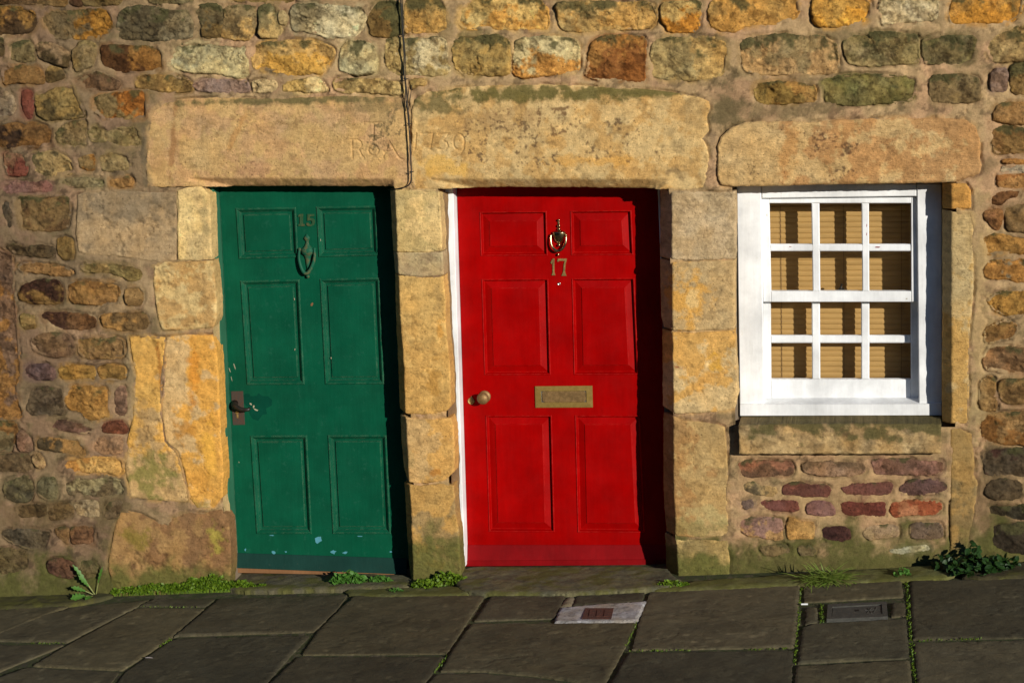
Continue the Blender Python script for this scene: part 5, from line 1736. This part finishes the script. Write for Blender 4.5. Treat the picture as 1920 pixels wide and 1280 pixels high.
cab = thing('cable', tuple(W(765, 352, -0.02)), 'thin black cable clipped down the wall between the two doors', 'cable')
m = MB()
q, r = wire([(745, -320), (751, -10), (753, 30), (755, 66), (757, 90), (758, 110), (757, 140), (760, 152), (763, 175), (763.5, 200), (767, 240), (769.5, 280), (771, 315), (771.5, 336), (769, 345), (762, 350), (750, 353.5, -0.012), (738, 355.5, 0.01), (728, 356, 0.06)], 0.0031, -0.024)
m.tube(q, r, 8); m.build('main_cable', 'cable_black', cab, True)
m = MB()
q, r = wire([(748, -320), (754, -10), (756, 40), (756, 64), (759, 85), (760.5, 120), (761, 150), (759.5, 180), (762, 196), (766, 205), (768, 240)], 0.0019, -0.027)
m.tube(q, r, 7)
q, r = wire([(772, 160), (770, 180), (766.5, 196), (766, 206)], 0.0017, -0.022)
m.tube(q, r, 7)
m.build('loose_strand', 'cable_black', cab, True)
for a, b in ((755, 66), (760, 148), (767, 232), (771, 322)):
    m = MB()
    p = W(a, b, -0.024)
    m.tube([(p[0] - 0.008, -0.026, p[2] + 0.001), (p[0], -0.031, p[2]), (p[0] + 0.008, -0.026, p[2] - 0.001), (p[0] + 0.009, -0.010, p[2])], 0.0022, 6)
    m.build('clip', 'cable_black', cab)

# ------------------------------------------------------------------ plants
def leaf_blade(base, d, up, L, wd, curl, seg=4, lobes=False, rnd=None):
    """strip of quads along a curved midrib"""
    d = np.array(d, float); d /= np.linalg.norm(d)
    up = np.array(up, float)
    s = np.cross(d, up); s /= np.linalg.norm(s) + 1e-9
    n_ = np.cross(s, d)
    v = []; f = []
    for i in range(seg + 1):
        t_ = i / seg
        c = np.array(base) + d * L * t_ + n_ * (-curl * L * t_ * t_)
        w_ = wd * math.sin(math.pi * (0.12 + 0.86 * t_)) ** 0.8
        if lobes:
            w_ *= (0.45 + 0.9 * t_) * (1.25 if i % 2 else 0.55)
        v += [c - s * w_ + n_ * w_ * 0.25, c, c + s * w_ + n_ * w_ * 0.25]
    for i in range(seg):
        a = 3 * i
        f += [[a, a + 3, a + 4, a + 1], [a + 1, a + 4, a + 5, a + 2]]
    return v, f


def clump(label, cat, spots, nleaf, size, mat, seed, hgt, name='chickweed_clump', group='weeds growing along the foot of the wall', stemmat=None):
    """low weeds: spots are (px, py, rx px, depth m, height m)"""
    r = random.Random(seed)
    V = []; F = []; SV = MB()
    w_tot = sum(s[2] * s[4] for s in spots)
    c0 = G(spots[0][0], spots[0][1])
    for (a, b, rx, dp, hh) in spots:
        g = G(a, b)
        n_ = int(nleaf * rx * hh / w_tot)
        for _ in range(n_):
            u = r.uniform(-1, 1); w_ = r.uniform(-1, 1)
            k = math.sqrt(max(0, 1 - u * u))
            x = g[0] + u * rx * PX; y = min(g[1] + w_ * dp * k, -0.008)
            hh2 = hh * 1.7
            z = gz(x, y) + 0.006 + hh2 * k * math.sqrt(max(0, 1 - w_ * w_)) * r.uniform(0.35, 1.0)
            az = r.uniform(0, 2 * math.pi); el = r.uniform(-0.6, 1.1)
            d = (math.cos(az) * math.cos(el), math.sin(az) * math.cos(el), math.sin(el))
            up = (r.uniform(-1, 1), r.uniform(-1.2, 0.3), 1)
            s = size * r.uniform(0.6, 1.35)
            v, f = leaf_blade((x, y, z), d, up, s, s * 0.42, r.uniform(0, .4), 3)
            kk = len(V); V += v; F += [[i + kk for i in q] for q in f]
            if r.random() < 0.16:
                SV.tube([(x + r.uniform(-.008, .008), y, gz(x, y) - 0.006), (x, y, z)], 0.0012, 4, False)
    t_ = thing(name, tuple(c0), label, cat, group)
    o = add('foliage', V, F, mat, t_, c0, True)
    o['kind'] = 'stuff'
    if SV.v:
        o = SV.build('stems', stemmat or mat, t_); o['kind'] = 'stuff'
    return t_


clump('low bright green weed mat left of the green door', 'weed', [(250, 1106, 35, .05, .020), (300, 1106, 50, .05, .028), (345, 1101, 30, .05, .026), (375, 1098, 26, .05, .040), (412, 1094, 34, .05, .050), (450, 1098, 40, .04, .026), (485, 1101, 20, .03, .016)], 2300, 0.0150, 'leaf_bright', 11, .03)
clump('leafy green weed on the step before the green door', 'weed', [(655, 1094, 30, .04, .038), (678, 1090, 14, .03, .032)], 330, 0.024, 'leaf_mid', 12, .04)
clump('thin weed tuft beside the leafy weed before the green door', 'weed', [(718, 1091, 24, .03, .024)], 220, 0.015, 'leaf_mid', 13, .03)
clump('green weed at the foot of the pillar between the doors', 'weed', [(800, 1102, 30, .04, .022), (835, 1096, 32, .04, .034), (858, 1094, 16, .03, .022)], 700, 0.0145, 'leaf_bright', 14, .03)
clump('tiny weed sprig in the paving joint before the pillar', 'weed', [(742, 1112, 16, .02, .010)], 50, 0.011, 'leaf_mid', 15, .03)
clump('small flat weed to the right of the red door', 'weed', [(1262, 1101, 30, .03, .014)], 240, 0.013, 'leaf_bright', 16, .03)
clump('lone small sprig in the joint right of the grass tuft', 'weed', [(1692, 1084, 14, .025, .028)], 60, 0.013, 'leaf_mid', 17, .03)
clump('sprout on the threshold of the green door', 'weed', [(652, 1073, 9, .015, .016)], 36, 0.011, 'leaf_mid', 18, .03)
clump('large dark leafy plant at the far right foot of the wall', 'plant', [(1780, 1070, 30, .05, .038), (1830, 1074, 56, .07, .045), (1872, 1068, 40, .06, .036), (1820, 1080, 36, .05, .020), (1824, 1066, 14, .04, .075)], 420, 0.027, 'leaf_dark', 19, .1, 'leafy_plant')

# dandelion: separate toothed leaves fanning from one root
def dandelion():
    root = G(190, 1108)
    root[1] = min(root[1], -0.012)
    t_ = thing('dandelion', tuple(root), 'dandelion-like weed with long toothed leaves at the left wall foot', 'weed', 'weeds growing along the foot of the wall')
    tips = [((140, 1063), -0.045, 0.011), ((150, 1082), -0.06, 0.012), ((137, 1102), -0.07, 0.014), ((136, 1122), -0.11, 0.024), ((190, 1068), -0.035, 0.008), ((162, 1123), -0.12, 0.016)]
    for i, ((a, b), y, wd) in enumerate(tips):
        tip = W(a, b, y)
        d = tip - root
        L = np.linalg.norm(d)
        mid = root + d * 0.45
        m = MB(); m.tube([tuple(root), tuple(root + d * 0.25 + np.array([0, 0, 0.004])), tuple(mid + np.array([0, 0, 0.006]))], [0.0026, 0.0024, 0.0018], 6)
        stem = m.build('leaf_stalk', 'stem_pale', t_)
        r = random.Random(i)
        v, f = leaf_blade(mid + np.array([0, 0, 0.006]), d, (0.2, -0.8, 0.9), L * 0.60, wd, 0.12, 9, True)
        lf = add('leaf', v, f, 'leaf_mid', t_, mid, True)
    return t_


dandelion()

# grass tuft
def grass():
    r = random.Random(3)
    g = G(1545, 1090)
    t_ = thing('grass_tuft', tuple(g), 'tuft of long grass blades at the wall foot below the window', 'grass', 'weeds growing along the foot of the wall')
    V = []; F = []
    for _ in range(300):
        x = g[0] + r.gauss(0, 0.035); y = min(g[1] + r.uniform(-0.03, 0.03), -0.01)
        az = r.gauss(-math.pi / 2 + 0.3, 1.2); el = r.uniform(0.15, 1.0)
        d = (math.cos(az) * math.cos(el) + r.uniform(-.2, .5), math.sin(az) * math.cos(el) * 0.8, math.sin(el))
        v, f = leaf_blade((x, y, gz(x, y) + 0.004), d, (0, -0.4, 1), r.uniform(0.05, 0.13), 0.0026, r.uniform(.2, .9), 4)
        k = len(V); V += v; F += [[i + k for i in q] for q in f]
    o = add('blades', V, F, 'grass_blade', t_, g, True)
    o['kind'] = 'stuff'


grass()
# moss in the paving joints
def joint_moss():
    r = random.Random(8)
    V = []; F = []
    lines = [((1502, 1100), (1496, 1178), 26), ((1495, 1180), (1490, 1245), 18), ((1700, 1090), (1708, 1200), 46), ((1708, 1205), (1718, 1290), 30), ((1194, 1165), (1172, 1216), 18), ((1180, 1220), (1300, 1217), 14),
             ((1400, 1217), (1486, 1214), 12), ((1541, 1133), (1540, 1166), 26), ((320, 1197), (300, 1210), 16), ((840, 1224), (815, 1260), 14), ((1715, 1200), (1850, 1196), 16), ((60, 1205), (125, 1204), 8), ((10, 1142), (120, 1136), 16), ((270, 1136), (380, 1138), 8), ((430, 1110), (640, 1104), 20), ((940, 1110), (1200, 1108), 14), ((1300, 1102), (1490, 1095), 16)]
    for (a, b, n_) in lines:
        for _ in range(n_ * 3):
            t_ = r.random()
            g = G(a[0] + (b[0] - a[0]) * t_ + r.gauss(0, 1.5), a[1] + (b[1] - a[1]) * t_ + r.gauss(0, 0.8))
            az = r.uniform(0, 6.3)
            v, f = leaf_blade(g + np.array([0, 0, -0.004]), (math.cos(az) * .6, math.sin(az) * .6, 0.9), (math.sin(az), -math.cos(az), .5), r.uniform(.006, .013), .0022, .3, 2)
            k = len(V); V += v; F += [[i + k for i in q] for q in f]
    o = add('joint_moss', V, F, 'leaf_bright', None, G(1500, 1150), True)
    o['kind'] = 'stuff'
    o['label'] = 'fine green moss growing in the joints of the paving'; o['category'] = 'moss'


joint_moss()
# litter
p = G(1508, 1135)
m = MB(); m.tube([(p[0] - 0.014, p[1], p[2] + 0.007), (p[0] + 0.016, p[1] + 0.003, p[2] + 0.007)], 0.004, 8)
o = m.build('cigarette_end', 'white_paint'); o['label'] = 'white cigarette end lying by the access cover'; o['category'] = 'litter'
p = G(279, 1236)
v, f = leaf_blade(p + np.array([-0.018, 0, 0.008]), (1, 0.1, 0.02), (0, 0, 1), 0.038, 0.008, 0.05, 4)
o = add('dry_leaf', v, f, 'concrete_patch', None, p); o['label'] = 'single pale dry leaf on the paving at lower left'; o['category'] = 'leaf'

# unseen terrace added behind the viewer: it keeps the front of the sky off the wall
sky_blocker = thing('terraced_house', (-8.0, -17.0, gz(-8, -17)), 'unseen stone terrace added behind the viewer to block sky light', 'house')
zg = gz(-8, -17)
m = MB(); m.box(-26, 5.5, -25, -16, zg - 3.0, zg + 7.5); m.build('wall', 'core_mortar', sky_blocker)
m = MB(); m.prism([(0, 0), (1, 0), (1, 1)], 0, 1); m.v = []; m.f = []
m._add([(-26.3, -15.6, zg + 7.45), (5.8, -15.6, zg + 7.45), (5.8, -20.5, zg + 10.5), (-26.3, -20.5, zg + 10.5), (-26.3, -25.4, zg + 7.45), (5.8, -25.4, zg + 7.45)],
       [(0, 1, 2, 3), (3, 2, 5, 4), (0, 3, 4), (1, 5, 2), (0, 4, 5, 1)])
m.build('sky_blocker_roof', 'cast_iron', sky_blocker)
for i in range(9):
    for zz in (zg + 0.9, zg + 4.2):
        m = MB(); m.box(-24 + i * 3.2, -22.9 + i * 3.2, -16.0, -15.97, zz, zz + 1.5); m.build('sky_blocker_window', 'black_iron', sky_blocker)
